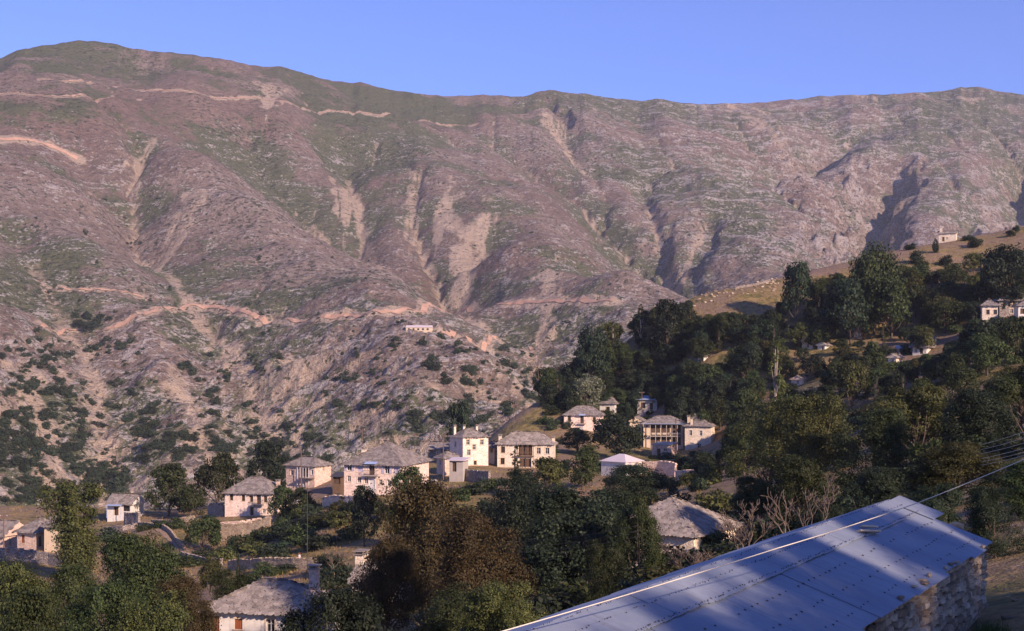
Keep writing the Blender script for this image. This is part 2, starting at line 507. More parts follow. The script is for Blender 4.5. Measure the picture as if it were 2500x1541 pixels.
for pl_, w_ in ROADS:
    qs = []
    for (ax, ay), (bx, by) in zip(pl_[:-1], pl_[1:]):
        n_ = max(2, int(abs(bx-ax)/9))
        for i_ in range(n_): qs.append((ax+(bx-ax)*i_/n_, ay+(by-ay)*i_/n_))
    qs.append(pl_[-1])
    hits = [mhit(*q) for q in qs]; dd_ = np.array([h_.y if h_ else 2000.0 for h_ in hits])
    dd_ = np.convolve(np.pad(dd_, 4, mode='edge'), np.ones(9)/9, 'valid')
    wp_ = [((q[0]-CX)/FPX*d_, float(d_)) for q, d_ in zip(qs, dd_)]
    ROADW.append((wp_, w_))
    x_, y_ = np.array(wp_).T; mk = (XX > x_.min()-60) & (XX < x_.max()+60) & (YY > y_.min()-60) & (YY < y_.max()+60)
    d_, par_ = polyline_dist(XX[mk], YY[mk], wp_[::3] + [wp_[-1]])
    wv_ = w_*(0.7 + 1.7*np.clip(fbm(XX[mk]/50, YY[mk]/50, 3)+.1, 0, 1)) + 1.5
    SCARV[mk] = np.maximum(SCARV[mk], 1.1*sstep(1.25, 0.6, d_/wv_))
ROCK = np.clip(bandm*sstep(0.5, 0.85, fr)*1.0, 0, 1)
ROCK = ROCK*0.7 + 0.15*sstep(1250, 1800, PX)*sstep(200, 300, ROWS) - 1.1*sstep(360, 230, ROWS)*sstep(1450, 1050, PX) - 0.25

idx = np.arange(PX.size).reshape(PX.shape)
quads = np.stack([idx[:-1,:-1].ravel(), idx[:-1,1:].ravel(), idx[1:,1:].ravel(), idx[1:,:-1].ravel()], 1)
me = mesh_np('mountain', np.stack([XX.ravel(), YY.ravel(), MZ.ravel()], 1), quads, smooth=True)
set_attr(me, 'scar', SCARV); set_attr(me, 'grass', GRASS); set_attr(me, 'rock', ROCK); set_attr(me, 'low', low)

m, nt, b = new_mat('mountain_ground')
pos = coords(nt, 'World')
lay = coords(nt, 'World', (1/24, 1/24, 1/8))           # beds of rock lie nearly level
n_big = noise(nt, pos, 1/240, 5, 0.6)
n_med = noise(nt, pos, 1/42, 6, 0.7)
n_fin = noise(nt, pos, 1/11, 5, 0.75)
n_pix = noise(nt, pos, 1/4.2, 3, 0.7)
n_lay = noise(nt, lay, 1.0, 6, 0.78, 0.0)
n_red = noise(nt, pos, 1/400, 3, 0.5)
soil = ramp(nt, n_big, [(0.3, (0.218, 0.153, 0.118)), (0.5, (0.315, 0.233, 0.186)), (0.7, (0.42, 0.33, 0.27))])
soil = mix(nt, ramp(nt, n_red, [(0.5, 0.0), (0.7, 0.55)]), soil, (0.27, 0.165, 0.12))
soil = mix(nt, ramp(nt, n_fin, [(0.37, 0.8), (0.56, 0.0)]), soil, (0.15, 0.112, 0.086))
grs = mix(nt, n_fin, (0.070, 0.090, 0.038), (0.185, 0.188, 0.100))
gm = mth(nt, 'ADD', attr(nt, 'grass'), mth(nt, 'MULTIPLY_ADD', n_med, 2.2, -1.1))
gm = mth(nt, 'ADD', gm, mth(nt, 'MULTIPLY_ADD', n_fin, 2.2, -1.1))
gm = ramp(nt, gm, [(0.46, 0.0), (0.74, 0.92)])
c = mix(nt, gm, soil, grs)
# bare rock: pale, in broken level beds and loose blocks
rk = mth(nt, 'ADD', mth(nt, 'MULTIPLY', n_lay, 0.65), mth(nt, 'MULTIPLY', n_pix, 0.55))
rk = mth(nt, 'ADD', rk, mth(nt, 'MULTIPLY', attr(nt, 'rock'), 0.11))
rk = mth(nt, 'ADD', rk, mth(nt, 'MULTIPLY_ADD', n_med, 0.34, -0.17))
rk = mth(nt, 'ADD', rk, mth(nt, 'MULTIPLY', attr(nt, 'low'), 0.045))
rk = ramp(nt, rk, [(0.622, 0.0), (0.675, 0.95)])
c = mix(nt, rk, c, mix(nt, n_fin, (0.38, 0.325, 0.29), (0.64, 0.56, 0.51)))
scf = mth(nt, 'ADD', attr(nt, 'scar'), mth(nt, 'MULTIPLY_ADD', n_fin, 1.3, -0.7))
scf = ramp(nt, scf, [(0.16, 0.0), (0.62, 0.92)])
c = mix(nt, scf, c, mix(nt, n_med, (0.46, 0.335, 0.235), (0.66, 0.52, 0.40)))
# scattered low scrub
sc2 = ramp(nt, mth(nt, 'ADD', noise(nt, pos, 1/6.5, 2, 0.5), mth(nt, 'MULTIPLY_ADD', n_big, 0.5, -0.25)), [(0.61, 0.0), (0.66, 0.8)])
c = mix(nt, sc2, c, (0.050, 0.060, 0.030))
lk(nt, c, b.inputs['Base Color'])
hsum = mth(nt, 'ADD', mth(nt, 'MULTIPLY', n_med, 3.2), mth(nt, 'MULTIPLY', n_fin, 2.4))
hsum = mth(nt, 'ADD', hsum, mth(nt, 'MULTIPLY', n_lay, 2.2))
bump(nt, b, hsum, 1.0, 5.0)
mountain = new_obj('mountain', me, m)
tag(mountain, 'bare brown mountain range filling the view beyond the valley', None, None, 'structure')
# ================================================================ the village hillside
GP = [ # photo column, photo row of the ground, distance
 (-300,1330,280),(0,1350,265),(42,1347,262),(108,1342,262),(170,1342,262),(60,1300,330),(200,1420,220),(60,1480,150),
 (300,1268,340),(322,1284,325),(240,1300,315),(420,1250,345),(480,1262,335),(380,1330,285),(470,1330,280),(340,1370,255),
 (549,1260,300),(600,1261,300),(665,1263,300),(520,1272,296),(700,1262,305),(560,1335,278),(640,1335,276),(560,1395,240),(700,1372,225),(820,1330,240),(640,1420,205),(760,1412,205),
 (720,1205,330),(745,1185,335),(800,1182,335),(840,1192,279),(910,1200,274),(981,1209,270),(1047,1196,290),(900,1235,262),(1070,1215,268),(820,1290,245),
 (1070,1150,325),(1120,1148,322),(1150,1142,330),(1192,1142,332),(1214,1142,335),(1352,1142,335),(1060,1120,350),(1250,1180,300),(1400,1170,310),
 (1377,1055,420),(1425,1054,415),(1471,1050,425),(1340,1062,410),(1480,1100,375),(1560,1063,415),(1595,1117,385),(1650,1117,385),(1669,1095,398),(1728,1094,405),(1600,1010,440),
 (1466,1152,290),(1527,1156,284),(1570,1152,292),(1610,1160,292),(1650,1168,285),(1706,1186,275),(1600,1200,262),(1250,1240,250),(1400,1260,225),
 (1660,1430,142),(1500,1430,142),(1790,1400,142),(1640,1330,175),
 (520,1575,118),(700,1575,118),(800,1560,125),(900,1480,155),(1000,1520,135),(1100,1570,105),(1300,1560,112),(620,1640,85),(1000,1680,75),
 (200,1620,95),(0,1640,85),(-300,1600,90),(350,1600,95),
 (2300,590,520),(2350,588,520),(2240,602,515),(2180,624,505),(2080,650,500),(2000,660,500),(1900,676,500),(1800,706,500),(1690,724,500),(2400,572,530),(2500,558,545),(2700,540,560),(3000,520,570),
 (2300,650,485),(2450,640,480),(2200,665,480),(2000,715,475),(1800,748,470),(1600,790,478),(1500,825,475),(1420,868,468),(1330,955,450),(1250,1020,430),
 (2420,771,405),(2500,771,405),(2262,867,405),(2380,810,415),(2090,834,440),(1972,860,436),(2204,794,448),(2010,860,424),(1720,896,440),(1950,944,372),(1840,932,380),(1630,886,455),(2186,894,400),(2262,884,382),(2310,884,385),(2350,872,395),(2230,905,360),(2300,905,350),(1600,1152,340),(1660,1152,340),(1720,1148,340),(1600,1132,365),(1680,1126,365),(1740,1120,365),(1800,1110,340),(1800,1085,380),(1850,1050,380),(2100,805,440),(1950,850,435),(1700,880,440),(1560,930,466),(1484,1016,438),(1500,1010,450),(1580,1010,438),(1600,1004,450),(1470,955,462),
 (1900,990,340),(2100,985,310),(2300,980,270),(2480,960,235),(2700,900,240),(3000,850,240),
 (1760,1150,270),(1900,1210,180),(2100,1210,140),(2300,1200,112),(2480,1180,92),(2800,1120,90),
 (1830,1390,100),(2000,1400,72),(2200,1400,62),
 (2450,1445,48),(2480,1530,40),(2415,1500,46),(2700,1500,38),
]
GW = [((px-CX)/FPX*d, d, (HY-py)/FPX*d) for px, py, d in GP]
GW += [  # world points: under the camera, the hidden valley side
 (0,0,-9),(-10,5,-10),(10,2,-8),(20,12,-7.4),(30,25,-6.5),(60,40,-3),(0,30,-12),(-15,35,-14),(-30,60,-20),(5,50,-11),(14,42,-7.6),(8,32,-8.2),(4,24,-8.6),(10,22,-7.6),(14,30,-7.2),(2,40,-11),(6,60,-12.5),(40,0,-5),(0,-40,-7),(60,-40,0),(-60,-40,-15),(-40,20,-16),
 (-300,470,-72),(-200,450,-62),(-100,440,-62),(-40,420,-52),(10,480,-48),(-300,600,-135),(-150,600,-135),(0,600,-125),(120,640,-105),(250,700,-60),(450,700,0),
 (-400,720,-150),(-200,720,-150),(0,720,-150),(120,740,-140),(250,780,-120),(450,780,-90),(-260,360,-40),(-160,400,-40),(-110,380,-38),
 (190,600,28),(120,580,10),(60,560,-15),(300,640,40),
]
GW = np.array(GW)
RC = 14.0
_n = len(GW)
_K = np.sqrt((GW[:,None,0]-GW[None,:,0])**2 + (GW[:,None,1]-GW[None,:,1])**2 + RC*RC) + 0*np.eye(_n)
_K -= np.eye(_n)*2.5
_P = np.stack([np.ones(_n), GW[:,0], GW[:,1]], 1)
_A = np.block([[_K, _P], [_P.T, np.zeros((3,3))]])
_S = np.linalg.solve(_A, np.concatenate([GW[:,2], [0,0,0]]))
def tz_np(x, y):
    sh = x.shape; x = x.ravel(); y = y.ravel(); z = np.zeros_like(x)
    for i in range(0, len(x), 20000):
        xs, ys = x[i:i+20000], y[i:i+20000]
        k = np.sqrt((xs[:,None]-GW[None,:,0])**2 + (ys[:,None]-GW[None,:,1])**2 + RC*RC)
        z[i:i+20000] = k @ _S[:_n] + _S[_n] + _S[_n+1]*xs + _S[_n+2]*ys
    z += 0.5*fbm(x/11, y/11, 3)*np.clip(y/150, 0.15, 1)
    return z.reshape(sh)
def tz(x, y):
    return float(tz_np(np.array([float(x)]), np.array([float(y)]))[0])
def thit(px, py):
    """distance at which the ray of a photo pixel meets the hillside"""
    d = np.arange(30.0, 560.0, 1.5); x = (px-CX)/FPX*d
    r = HY - FPX*tz_np(x, d)/d
    # first crossing coming from the camera
    i = int(np.argmax(r <= py))
    return float(d[i]) if r[i] <= py else 500.0
def ground(px, d):
    x = (px-CX)/FPX*d
    return Vector((x, d, tz(x, d)))

TPX = np.concatenate([np.arange(-1300, -200, 50.0), np.arange(-200, 2701, 8.0), np.arange(2750, 4300, 50.0)])
TD = np.concatenate([np.linspace(-60, 20, 22), 22.0 * (780.0/22.0) ** np.linspace(0, 1, 300)])
TPXg, TDg = np.meshgrid(TPX, TD)
TX = (TPXg-CX)/FPX*np.maximum(np.abs(TDg), 90.0) * np.where(TDg < 90, 1.0, 1.0)
TX = np.where(TDg < 90, (TPXg-CX)/FPX*90.0*np.clip(TDg/90.0, 0.35, 1.0), (TPXg-CX)/FPX*TDg)
TZ = tz_np(TX, TDg)
idx = np.arange(TX.size).reshape(TX.shape)
quads = np.stack([idx[:-1,:-1].ravel(), idx[:-1,1:].ravel(), idx[1:,1:].ravel(), idx[1:,:-1].ravel()], 1)
me = mesh_np('hillside', np.stack([TX.ravel(), TDg.ravel(), TZ.ravel()], 1), quads, smooth=True)
m, nt, b = new_mat('hillside_ground')
pos = coords(nt, 'World')
n1 = noise(nt, pos, 1/26, 6, 0.7); n2 = noise(nt, pos, 1/4.5, 5, 0.75); n3 = noise(nt, pos, 1.2, 4, 0.7)
dry = mix(nt, n2, (0.165, 0.122, 0.040), (0.38, 0.275, 0.10))
n4 = noise(nt, pos, 0.55, 5, 0.8)
dirt = mix(nt, n3, (0.15, 0.088, 0.06), (0.36, 0.25, 0.19))
grn = mix(nt, n2, (0.045, 0.055, 0.022), (0.11, 0.105, 0.045))
c = mix(nt, ramp(nt, n1, [(0.42, 0), (0.6, 1)]), dry, dirt)
c = mix(nt, ramp(nt, mth(nt, 'ADD', n1, mth(nt, 'MULTIPLY_ADD', n2, 0.7, -0.35)), [(0.34, 0.9), (0.47, 0.0)]), c, grn)
c = mix(nt, ramp(nt, n4, [(0.34, 0.75), (0.52, 0.0)]), c, (0.10, 0.075, 0.035))
v = voro(nt, pos, 0.9)
c = mix(nt, ramp(nt, mth(nt, 'ADD', v.outputs['Distance'], mth(nt, 'MULTIPLY', n2, 0.7)), [(0.36, 0.8), (0.44, 0.0)]), c, (0.42, 0.36, 0.32))
lk(nt, c, b.inputs['Base Color'])
bump(nt, b, mth(nt, 'ADD', n2, n3), 0.9, 0.35)
hillside = new_obj('hillside', me, m)
tag(hillside, 'dry grassy hillside that carries the village', None, None, 'structure')
# ================================================================ materials
def mat_stone(name, c1, c2, mortar, scale=2.6, bstr=0.8, mfac=0.75, zs=1.5):
    m, nt, b = new_mat(name)
    pos = coords(nt, 'Object', (1, 1, zs))
    wob_ = nd(nt, 'ShaderNodeMix', data_type='RGBA', blend_type='LINEAR_LIGHT')
    wob_.inputs[0].default_value = 0.06
    nn = nd(nt, 'ShaderNodeTexNoise'); nn.inputs['Scale'].default_value = scale*1.3
    lk(nt, pos, nn.inputs['Vector']); lk(nt, pos, wob_.inputs[6]); lk(nt, nn.outputs['Color'], wob_.inputs[7])
    v = voro(nt, wob_.outputs[2], scale); ve = voro(nt, wob_.outputs[2], scale, 'DISTANCE_TO_EDGE')
    st = mix(nt, nd_sep(nt, v.outputs['Color']), c1, c2)
    n1 = noise(nt, pos, 0.5, 5, 0.65)
    st = mix(nt, ramp(nt, n1, [(0.42, 0.0), (0.8, 0.5)]), st, tuple(x*0.62 for x in c1))
    st = mix(nt, 0.25, st, noise(nt, pos, 9, 3, 0.6), 'OVERLAY')
    e = ramp(nt, ve.outputs['Distance'], [(0.03, 1.0), (0.10, 0.0)])
    lk(nt, mix(nt, mth(nt, 'MULTIPLY', e, mfac), st, mortar), b.inputs['Base Color'])
    h = mth(nt, 'ADD', ramp(nt, ve.outputs['Distance'], [(0.0, 0.0), (0.16, 1.0)]), mth(nt, 'MULTIPLY', noise(nt, pos, 7, 3), 0.5))
    bump(nt, b, h, bstr, 0.08)
    return m
def nd_sep(nt, col):
    s = nd(nt, 'ShaderNodeSeparateColor'); lk(nt, col, s.inputs[0]); return s.outputs[0]
def mat_plain(name, c1, c2, scale=1.2, rough=0.85, bstr=0.25, spec=0.2, metallic=0.0, stain=None):
    m, nt, b = new_mat(name)
    pos = coords(nt, 'Object')
    n1 = noise(nt, pos, scale, 6, 0.65); n2 = noise(nt, pos, scale*9, 4, 0.6)
    c = mix(nt, ramp(nt, n1, [(0.3, 0), (0.7, 1)]), c1, c2)
    if stain:
        z = coords(nt, 'Object', (2.2, 2.2, 0.3))
        c = mix(nt, ramp(nt, noise(nt, z, 1.6, 5, 0.6), [(0.52, 0), (0.72, 0.7)]), c, stain)
    lk(nt, c, b.inputs['Base Color'])
    b.inputs['Roughness'].default_value = rough; b.inputs['Specular IOR Level'].default_value = spec
    b.inputs['Metallic'].default_value = metallic
    bump(nt, b, n2, bstr, 0.05)
    return m
def mat_slate(name, c1, c2, lich):
    m, nt, b = new_mat(name)
    g = nd(nt, 'ShaderNodeNewGeometry')
    oi = nd(nt, 'ShaderNodeObjectInfo')
    r = mth(nt, 'FRACT', mth(nt, 'ADD', g.outputs['Random Per Island'], oi.outputs['Random']))
    pos = coords(nt, 'World')
    c = mix(nt, r, c1, c2)
    n1 = noise(nt, pos, 0.8, 5, 0.65); n2 = noise(nt, pos, 6, 4, 0.65)
    c = mix(nt, ramp(nt, n2, [(0.52, 0), (0.68, 0.7)]), c, lich)
    c = mix(nt, ramp(nt, n1, [(0.45, 0), (0.7, 0.5)]), c, tuple(x*0.6 for x in c1))
    lk(nt, c, b.inputs['Base Color'])
    b.inputs['Roughness'].default_value = 0.8
    bump(nt, b, n2, 0.5, 0.03)
    return m
M = {}
M['stone'] = mat_stone('pink_rubble_stone', (0.54, 0.355, 0.26), (0.84, 0.61, 0.475), (0.79, 0.625, 0.51))
M['stone_pink'] = mat_stone('pale_pink_stone', (0.66, 0.47, 0.37), (0.87, 0.68, 0.56), (0.84, 0.70, 0.60), mfac=0.5, bstr=0.4)
M['stone_cream'] = mat_stone('cream_rubble_stone', (0.60, 0.47, 0.34), (0.82, 0.68, 0.53), (0.80, 0.69, 0.56), mfac=0.6, bstr=0.5)
M['stone_grey'] = mat_stone('grey_dry_stone', (0.26, 0.205, 0.175), (0.50, 0.42, 0.37), (0.11, 0.085, 0.07), 2.4, 1.0, 0.8)
M['stone_rough'] = mat_stone('rough_stone', (0.30, 0.22, 0.15), (0.58, 0.45, 0.32), (0.38, 0.29, 0.2), 3.0, 0.9, 0.6)
M['plaster'] = mat_plain('white_plaster', (0.74, 0.69, 0.62), (0.60, 0.54, 0.47), stain=(0.42, 0.36, 0.30))
M['plaster_cream'] = mat_plain('cream_plaster', (0.68, 0.53, 0.36), (0.58, 0.44, 0.30), stain=(0.42, 0.31, 0.21))
M['slate'] = mat_slate('grey_brown_slate', (0.15, 0.122, 0.107), (0.32, 0.27, 0.237), (0.36, 0.32, 0.28))
M['slate_pale'] = mat_slate('pale_slate', (0.19, 0.155, 0.13), (0.39, 0.325, 0.275), (0.44, 0.39, 0.33))
M['wood'] = mat_plain('weathered_wood', (0.10, 0.06, 0.035), (0.17, 0.11, 0.07), 2.0)
M['wood_red'] = mat_plain('red_brown_paint', (0.22, 0.06, 0.025), (0.30, 0.10, 0.045), 2.0, 0.6)
M['pole'] = mat_plain('pole_wood', (0.12, 0.07, 0.05), (0.20, 0.12, 0.085), 2.0)
M['glass'] = mat_plain('window_glass', (0.018, 0.02, 0.024), (0.03, 0.03, 0.034), 3.0, 0.12, 0.0, 0.5)
M['frame'] = mat_plain('white_window_paint', (0.66, 0.62, 0.60), (0.55, 0.5, 0.48), 2.0, 0.6)
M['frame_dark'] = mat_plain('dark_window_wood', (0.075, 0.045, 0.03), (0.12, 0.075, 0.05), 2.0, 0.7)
M['shutter'] = mat_plain('lilac_grey_shutter_paint', (0.42, 0.37, 0.46), (0.50, 0.44, 0.52), 2.0, 0.7)
M['blue'] = mat_plain('blue_sheet_metal', (0.30, 0.38, 0.56), (0.40, 0.47, 0.62), 1.0, 0.45, 0.1, 0.4)
M['tin'] = mat_plain('pale_sheet_metal', (0.66, 0.56, 0.55), (0.58, 0.48, 0.47), 0.5, 0.55, 0.1, 0.4)
M['concrete'] = mat_plain('concrete', (0.36, 0.31, 0.27), (0.46, 0.40, 0.35), 0.8)
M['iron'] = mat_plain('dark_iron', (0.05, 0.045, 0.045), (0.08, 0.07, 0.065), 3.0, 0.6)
M['bark'] = mat_plain('grey_brown_bark', (0.075, 0.055, 0.042), (0.16, 0.125, 0.10), 3.0, 0.9, 0.8)
M['bark_pale'] = mat_plain('pale_bark', (0.28, 0.225, 0.17), (0.44, 0.36, 0.28), 2.0, 0.9, 0.6)
M['dead'] = mat_plain('dead_wood', (0.10, 0.072, 0.055), (0.20, 0.15, 0.118), 3.0, 0.9, 0.6)

# ================================================================ houses
KEEP = []       # photo boxes that the scattered trees must leave in view: x0, x1, y0, y1, distance

def slate_mesh(seed):
    r = random.Random(seed)
    n = 6
    ang = [2*math.pi*(k + r.uniform(-.25, .25))/n + math.pi/6 for k in range(n)]
    pts = []
    for a in ang:
        ca, sa = math.cos(a), math.sin(a)
        k = 0.5/max(abs(ca), abs(sa))*r.uniform(.86, 1.02)
        pts.append((ca*k, sa*k))
    vs = [(x, y, 0) for x, y in pts] + [(x*.95, y*.95, 1) for x, y in pts]
    fs = [tuple(range(n, 2*n))] + [(k, (k+1) % n, n+(k+1) % n, n+k) for k in range(n)]
    me = bpy.data.meshes.new('slate'); me.from_pydata(vs, [], fs); me.update()
    return me, vs, fs
SLATES = [slate_mesh(s) for s in range(7)]

def lay_slates(roof, plane, mat, sw, sl, single=False, rnd=None, th=0.045):
    """plane: (origin, ex, ey, x0(t), x1(t), length): ex along the eave, ey up the slope"""
    o, ex, ey, f0, f1, L = plane
    nrm = ex.cross(ey).normalized()
    if nrm.z < 0: nrm = -nrm
    rows = max(2, int(L/sl)); mb = MB()
    for i in range(rows + 1):
        s = i/rows*L
        x = f0(s/L) - rnd.uniform(0, .4)*sw; xe = f1(s/L)
        while x < xe - .1*sw:
            w = sw*rnd.uniform(.6, 1.45)
            cx_ = min(x + w/2, xe)
            ln = sl*rnd.uniform(1.35, 1.8)
            p = o + ex*cx_ + ey*(s + rnd.uniform(-.12, .12)*sl) + nrm*rnd.uniform(.0, .015)
            yaw = rnd.uniform(-.09, .09)
            e1 = ex*math.cos(yaw) + ey*math.sin(yaw); e2 = ey*math.cos(yaw) - ex*math.sin(yaw)
            tilt = rnd.uniform(.01, .05)
            e2t = (e2 - nrm*tilt).normalized(); n2 = e1.cross(e2t).normalized()
            if n2.z < 0: n2 = -n2
            k = rnd.randrange(len(SLATES))
            t = th*rnd.uniform(.6, 1.6)
            if single and roof.get('n_single', 0) < 300:
                roof['n_single'] = roof.get('n_single', 0) + 1
                ob = bpy.data.objects.new('slate', SLATES[k][0]); COL.objects.link(ob); ob.parent = roof
                if not SLATES[k][0].materials: SLATES[k][0].materials.append(mat)
                mt = Matrix.Identity(4)
                for r_ in range(3):
                    mt[r_][0] = e1[r_]*w; mt[r_][1] = e2t[r_]*ln; mt[r_][2] = n2[r_]*t; mt[r_][3] = p[r_]
                ob.matrix_local = mt
            else:
                mb.add([p + e1*(v[0]*w) + e2t*(v[1]*ln) + n2*(v[2]*t) for v in SLATES[k][1]], SLATES[k][2])
            x += w*.93
    if mb.v:
        so = mb.build('slates', mat, roof); so['kind'] = 'stuff'

def wall_panel(mb, o, ux, L, Hh, holes, depth=0.28):
    """wall face from o along ux, height Hh, rectangular holes (x0,x1,z0,z1) with reveals going inwards"""
    nin = Vector((-ux.y, ux.x, 0))           # inward
    xs = sorted({0.0, L, *[h[0] for h in holes], *[h[1] for h in holes]})
    zs = sorted({0.0, Hh, *[h[2] for h in holes], *[h[3] for h in holes]})
    P = lambda x, z, k=0.0: o + ux*x + nin*k + Vector((0, 0, z))
    for i in range(len(xs)-1):
        for j in range(len(zs)-1):
            xm, zm = (xs[i]+xs[i+1])/2, (zs[j]+zs[j+1])/2
            if any(h[0] < xm < h[1] and h[2] < zm < h[3] for h in holes): continue
            mb.add([P(xs[i], zs[j]), P(xs[i+1], zs[j]), P(xs[i+1], zs[j+1]), P(xs[i], zs[j+1])], [(0,1,2,3)])
    for x0, x1, z0, z1 in holes:
        a, b_, c_, d_ = P(x0,z0), P(x1,z0), P(x1,z1), P(x0,z1)
        a2, b2, c2, d2 = P(x0,z0,depth), P(x1,z0,depth), P(x1,z1,depth), P(x0,z1,depth)
        mb.add([a,b_,c_,d_,a2,b2,c2,d2], [(0,4,5,1),(1,5,6,2),(2,6,7,3),(3,7,4,0)])

class House:
    def __init__(s, name, label, pl, pn, pr, base, eave, d, psi, roof='hip', pitch=27, wall='stone', slate='slate', over=0.45,
                 ridge='A', wb=None, wa=None, single=False, sw=0.62, sl=0.5, seed=1, cat='house', group=None, keep=True, roof_mat=None, foot=2.5, keepy=None):
        s.rnd = random.Random(seed*31+5)
        psi = R(psi)
        N = at(pn, base, d)
        a = Vector((-math.cos(psi), math.sin(psi), 0)); bdir = Vector((math.sin(psi), math.cos(psi), 0))
        uL, uR = (pl-CX)/FPX, (pr-CX)/FPX
        s.wa = wa or (uL*N.y - N.x)/(a.x - uL*a.y)
        s.wb = wb or (uR*N.y - N.x)/(bdir.x - uR*bdir.y)
        s.H = (base - eave)/FPX*d
        L = N + a*s.wa
        s.root = empty(name, (L.x, L.y, N.z), -psi)
        tag(s.root, label, cat, group)
        s.N, s.L, s.a, s.b, s.psi, s.base_z = N, L, a, bdir, psi, N.z
        s.foot = foot
        s.openings = {'A': [], 'B': []}
        s.wallmat = M[wall]; s.slate = M[slate]
        s.roofkind, s.pitch, s.over, s.ridge, s.single, s.sw, s.sl, s.roof_mat = roof, R(pitch), over, ridge, single, sw, sl, roof_mat
        if keep:
            hh = (s.wb if ridge == 'A' else s.wa)/2*math.tan(s.pitch) if roof in ('hip', 'gable') else 1.5
            y1 = base if keepy is None else keepy
            KEEP.append((min(pl, pn)-4, pr+4, eave - hh/d*FPX, y1, d-1))
    def local(s, side, px, py):
        """photo pixel on wall A or B -> position along the wall and height"""
        u = (px-CX)/FPX
        if side == 'A':
            dr = -s.a; o = s.L
        else:
            dr = s.b; o = s.N
        t = (u*o.y - o.x)/(dr.x - u*dr.y)
        dd = o.y + dr.y*t
        return t, (HY-py)/FPX*dd - s.base_z
    def opening(s, side, px, py, w, h, kind='window', **kw):
        t, z = s.local(side, px, py)
        Lw = s.wa if side == 'A' else s.wb
        w = min(w, Lw*.9)
        t = min(max(t, w/2+.12), Lw-w/2-.12)
        z0 = max(z-h/2, 0.02); z1 = min(z0+h, s.H-.1)
        s.openings[side].append((t-w/2, t+w/2, z0, z1, kind, kw))
        return s
    def build(s):
        Wa, Wb, H = s.wa, s.wb, s.H
        mb = MB()
        X, Y = Vector((1,0,0)), Vector((0,1,0))
        f = s.foot
        dz = Vector((0, 0, -f))
        sh = lambda hs: [(h[0], h[1], h[2]+f, h[3]+f) for h in hs]
        wall_panel(mb, dz, X, Wa, H+f, sh(s.openings['A']))
        wall_panel(mb, X*Wa + dz, Y, Wb, H+f, sh(s.openings['B']))
        wall_panel(mb, X*Wa + Y*Wb + dz, -X, Wa, H+f, [])
        wall_panel(mb, Y*Wb + dz, -Y, Wb, H+f, [])
        s.walls = mb.build('wall', s.wallmat, s.root)
        for side in 'AB':
            o, ux, nout = (Vector((0,0,0)), X, -Y) if side == 'A' else (X*Wa, Y, X)
            for x0, x1, z0, z1, kind, kw in s.openings[side]:
                s.fill(o, ux, nout, x0, x1, z0, z1, kind, kw)
        s.make_roof()
        return s
    def fill(s, o, ux, nout, x0, x1, z0, z1, kind, kw):
        def slab(mb, xa, xb, za, zb, k0, k1):      # k: distance outwards from the wall face
            pts = []
            for k in (k0, k1):
                pts += [o + ux*xa + nout*k + Vector((0,0,za)), o + ux*xb + nout*k + Vector((0,0,za)), o + ux*xb + nout*k + Vector((0,0,zb)), o + ux*xa + nout*k + Vector((0,0,zb))]
            mb.add(pts, [(0,3,2,1),(4,5,6,7),(0,1,5,4),(1,2,6,5),(2,3,7,6),(3,0,4,7)])
        if kind == 'window':
            fr = MB(); t = .09
            slab(fr, x0, x1, z0, z0+t, -.24, -.14); slab(fr, x0, x1, z1-t, z1, -.24, -.14)
            slab(fr, x0, x0+t, z0+t, z1-t, -.24, -.14); slab(fr, x1-t, x1, z0+t, z1-t, -.24, -.14)
            xm = (x0+x1)/2; slab(fr, xm-.035, xm+.035, z0+t, z1-t, -.235, -.15)
            zm = z0+(z1-z0)*.62; slab(fr, x0+t, xm-.035, zm-.025, zm+.025, -.235, -.155); slab(fr, xm+.035, x1-t, zm-.025, zm+.025, -.235, -.155)
            w = fr.build('window', M[kw.get('frame', 'frame')], s.root)
            pm = MB(); slab(pm, x0+.02, x1-.02, z0+.02, z1-.02, -.27, -.22); pm.build('pane', M['glass'], w)
            if kw.get('surround', True):
                sm = MB(); e = .14
                slab(sm, x0-e, x1+e, z1+.002, z1+.002+e*1.3, -.05, .035); slab(sm, x0-e, x1+e, z0-.1, z0-.002, -.05, .07)
                slab(sm, x0-e, x0-.002, z0, z1, -.05, .03); slab(sm, x1+.002, x1+e, z0, z1, -.05, .03)
                sm.build('stone_surround', M[kw.get('smat', 'plaster_cream')], w)
            if kw.get('shutters'):
                ww = (x1-x0)/2+.05
                for sx in (-1, 1):
                    q = MB(); xa = x0-ww-.02 if sx < 0 else x1+.02
                    slab(q, xa, xa+ww, z0, z1, .04, .09)
                    for k in range(5):
                        zz_ = z0+.1+(z1-z0-.2)*k/5
                        slab(q, xa+.06, xa+ww-.06, zz_, zz_+(z1-z0)*.09, .09, .105)
                    q.build('shutter', M[kw.get('shmat', 'shutter')], w)
        elif kind == 'closed':
            q = MB(); xm = (x0+x1)/2
            slab(q, x0, xm-.01, z0, z1, -.16, -.09); slab(q, xm+.01, x1, z0, z1, -.16, -.09)
            for k in range(4):
                za = z0+.1+(z1-z0-.2)*k/4; zb = za+(z1-z0)*.13
                slab(q, x0+.07, xm-.07, za, zb, -.09, -.07); slab(q, xm+.07, x1-.07, za, zb, -.09, -.07)
            q.build('shutters', M[kw.get('shmat', 'shutter')], s.root)
            e = .14
            sm = MB(); slab(sm, x0-e, x1+e, z1+.002, z1+e*1.2, -.05, .035); sm.build('lintel', M['plaster_cream'], s.root)
            sm = MB(); slab(sm, x0-e, x1+e, z0-.1, z0-.002, -.05, .07); sm.build('sill', M['plaster_cream'], s.root)
        elif kind == 'door':
            q = MB(); slab(q, x0, x1, z0, z1, -.2, -.12)
            n = 4
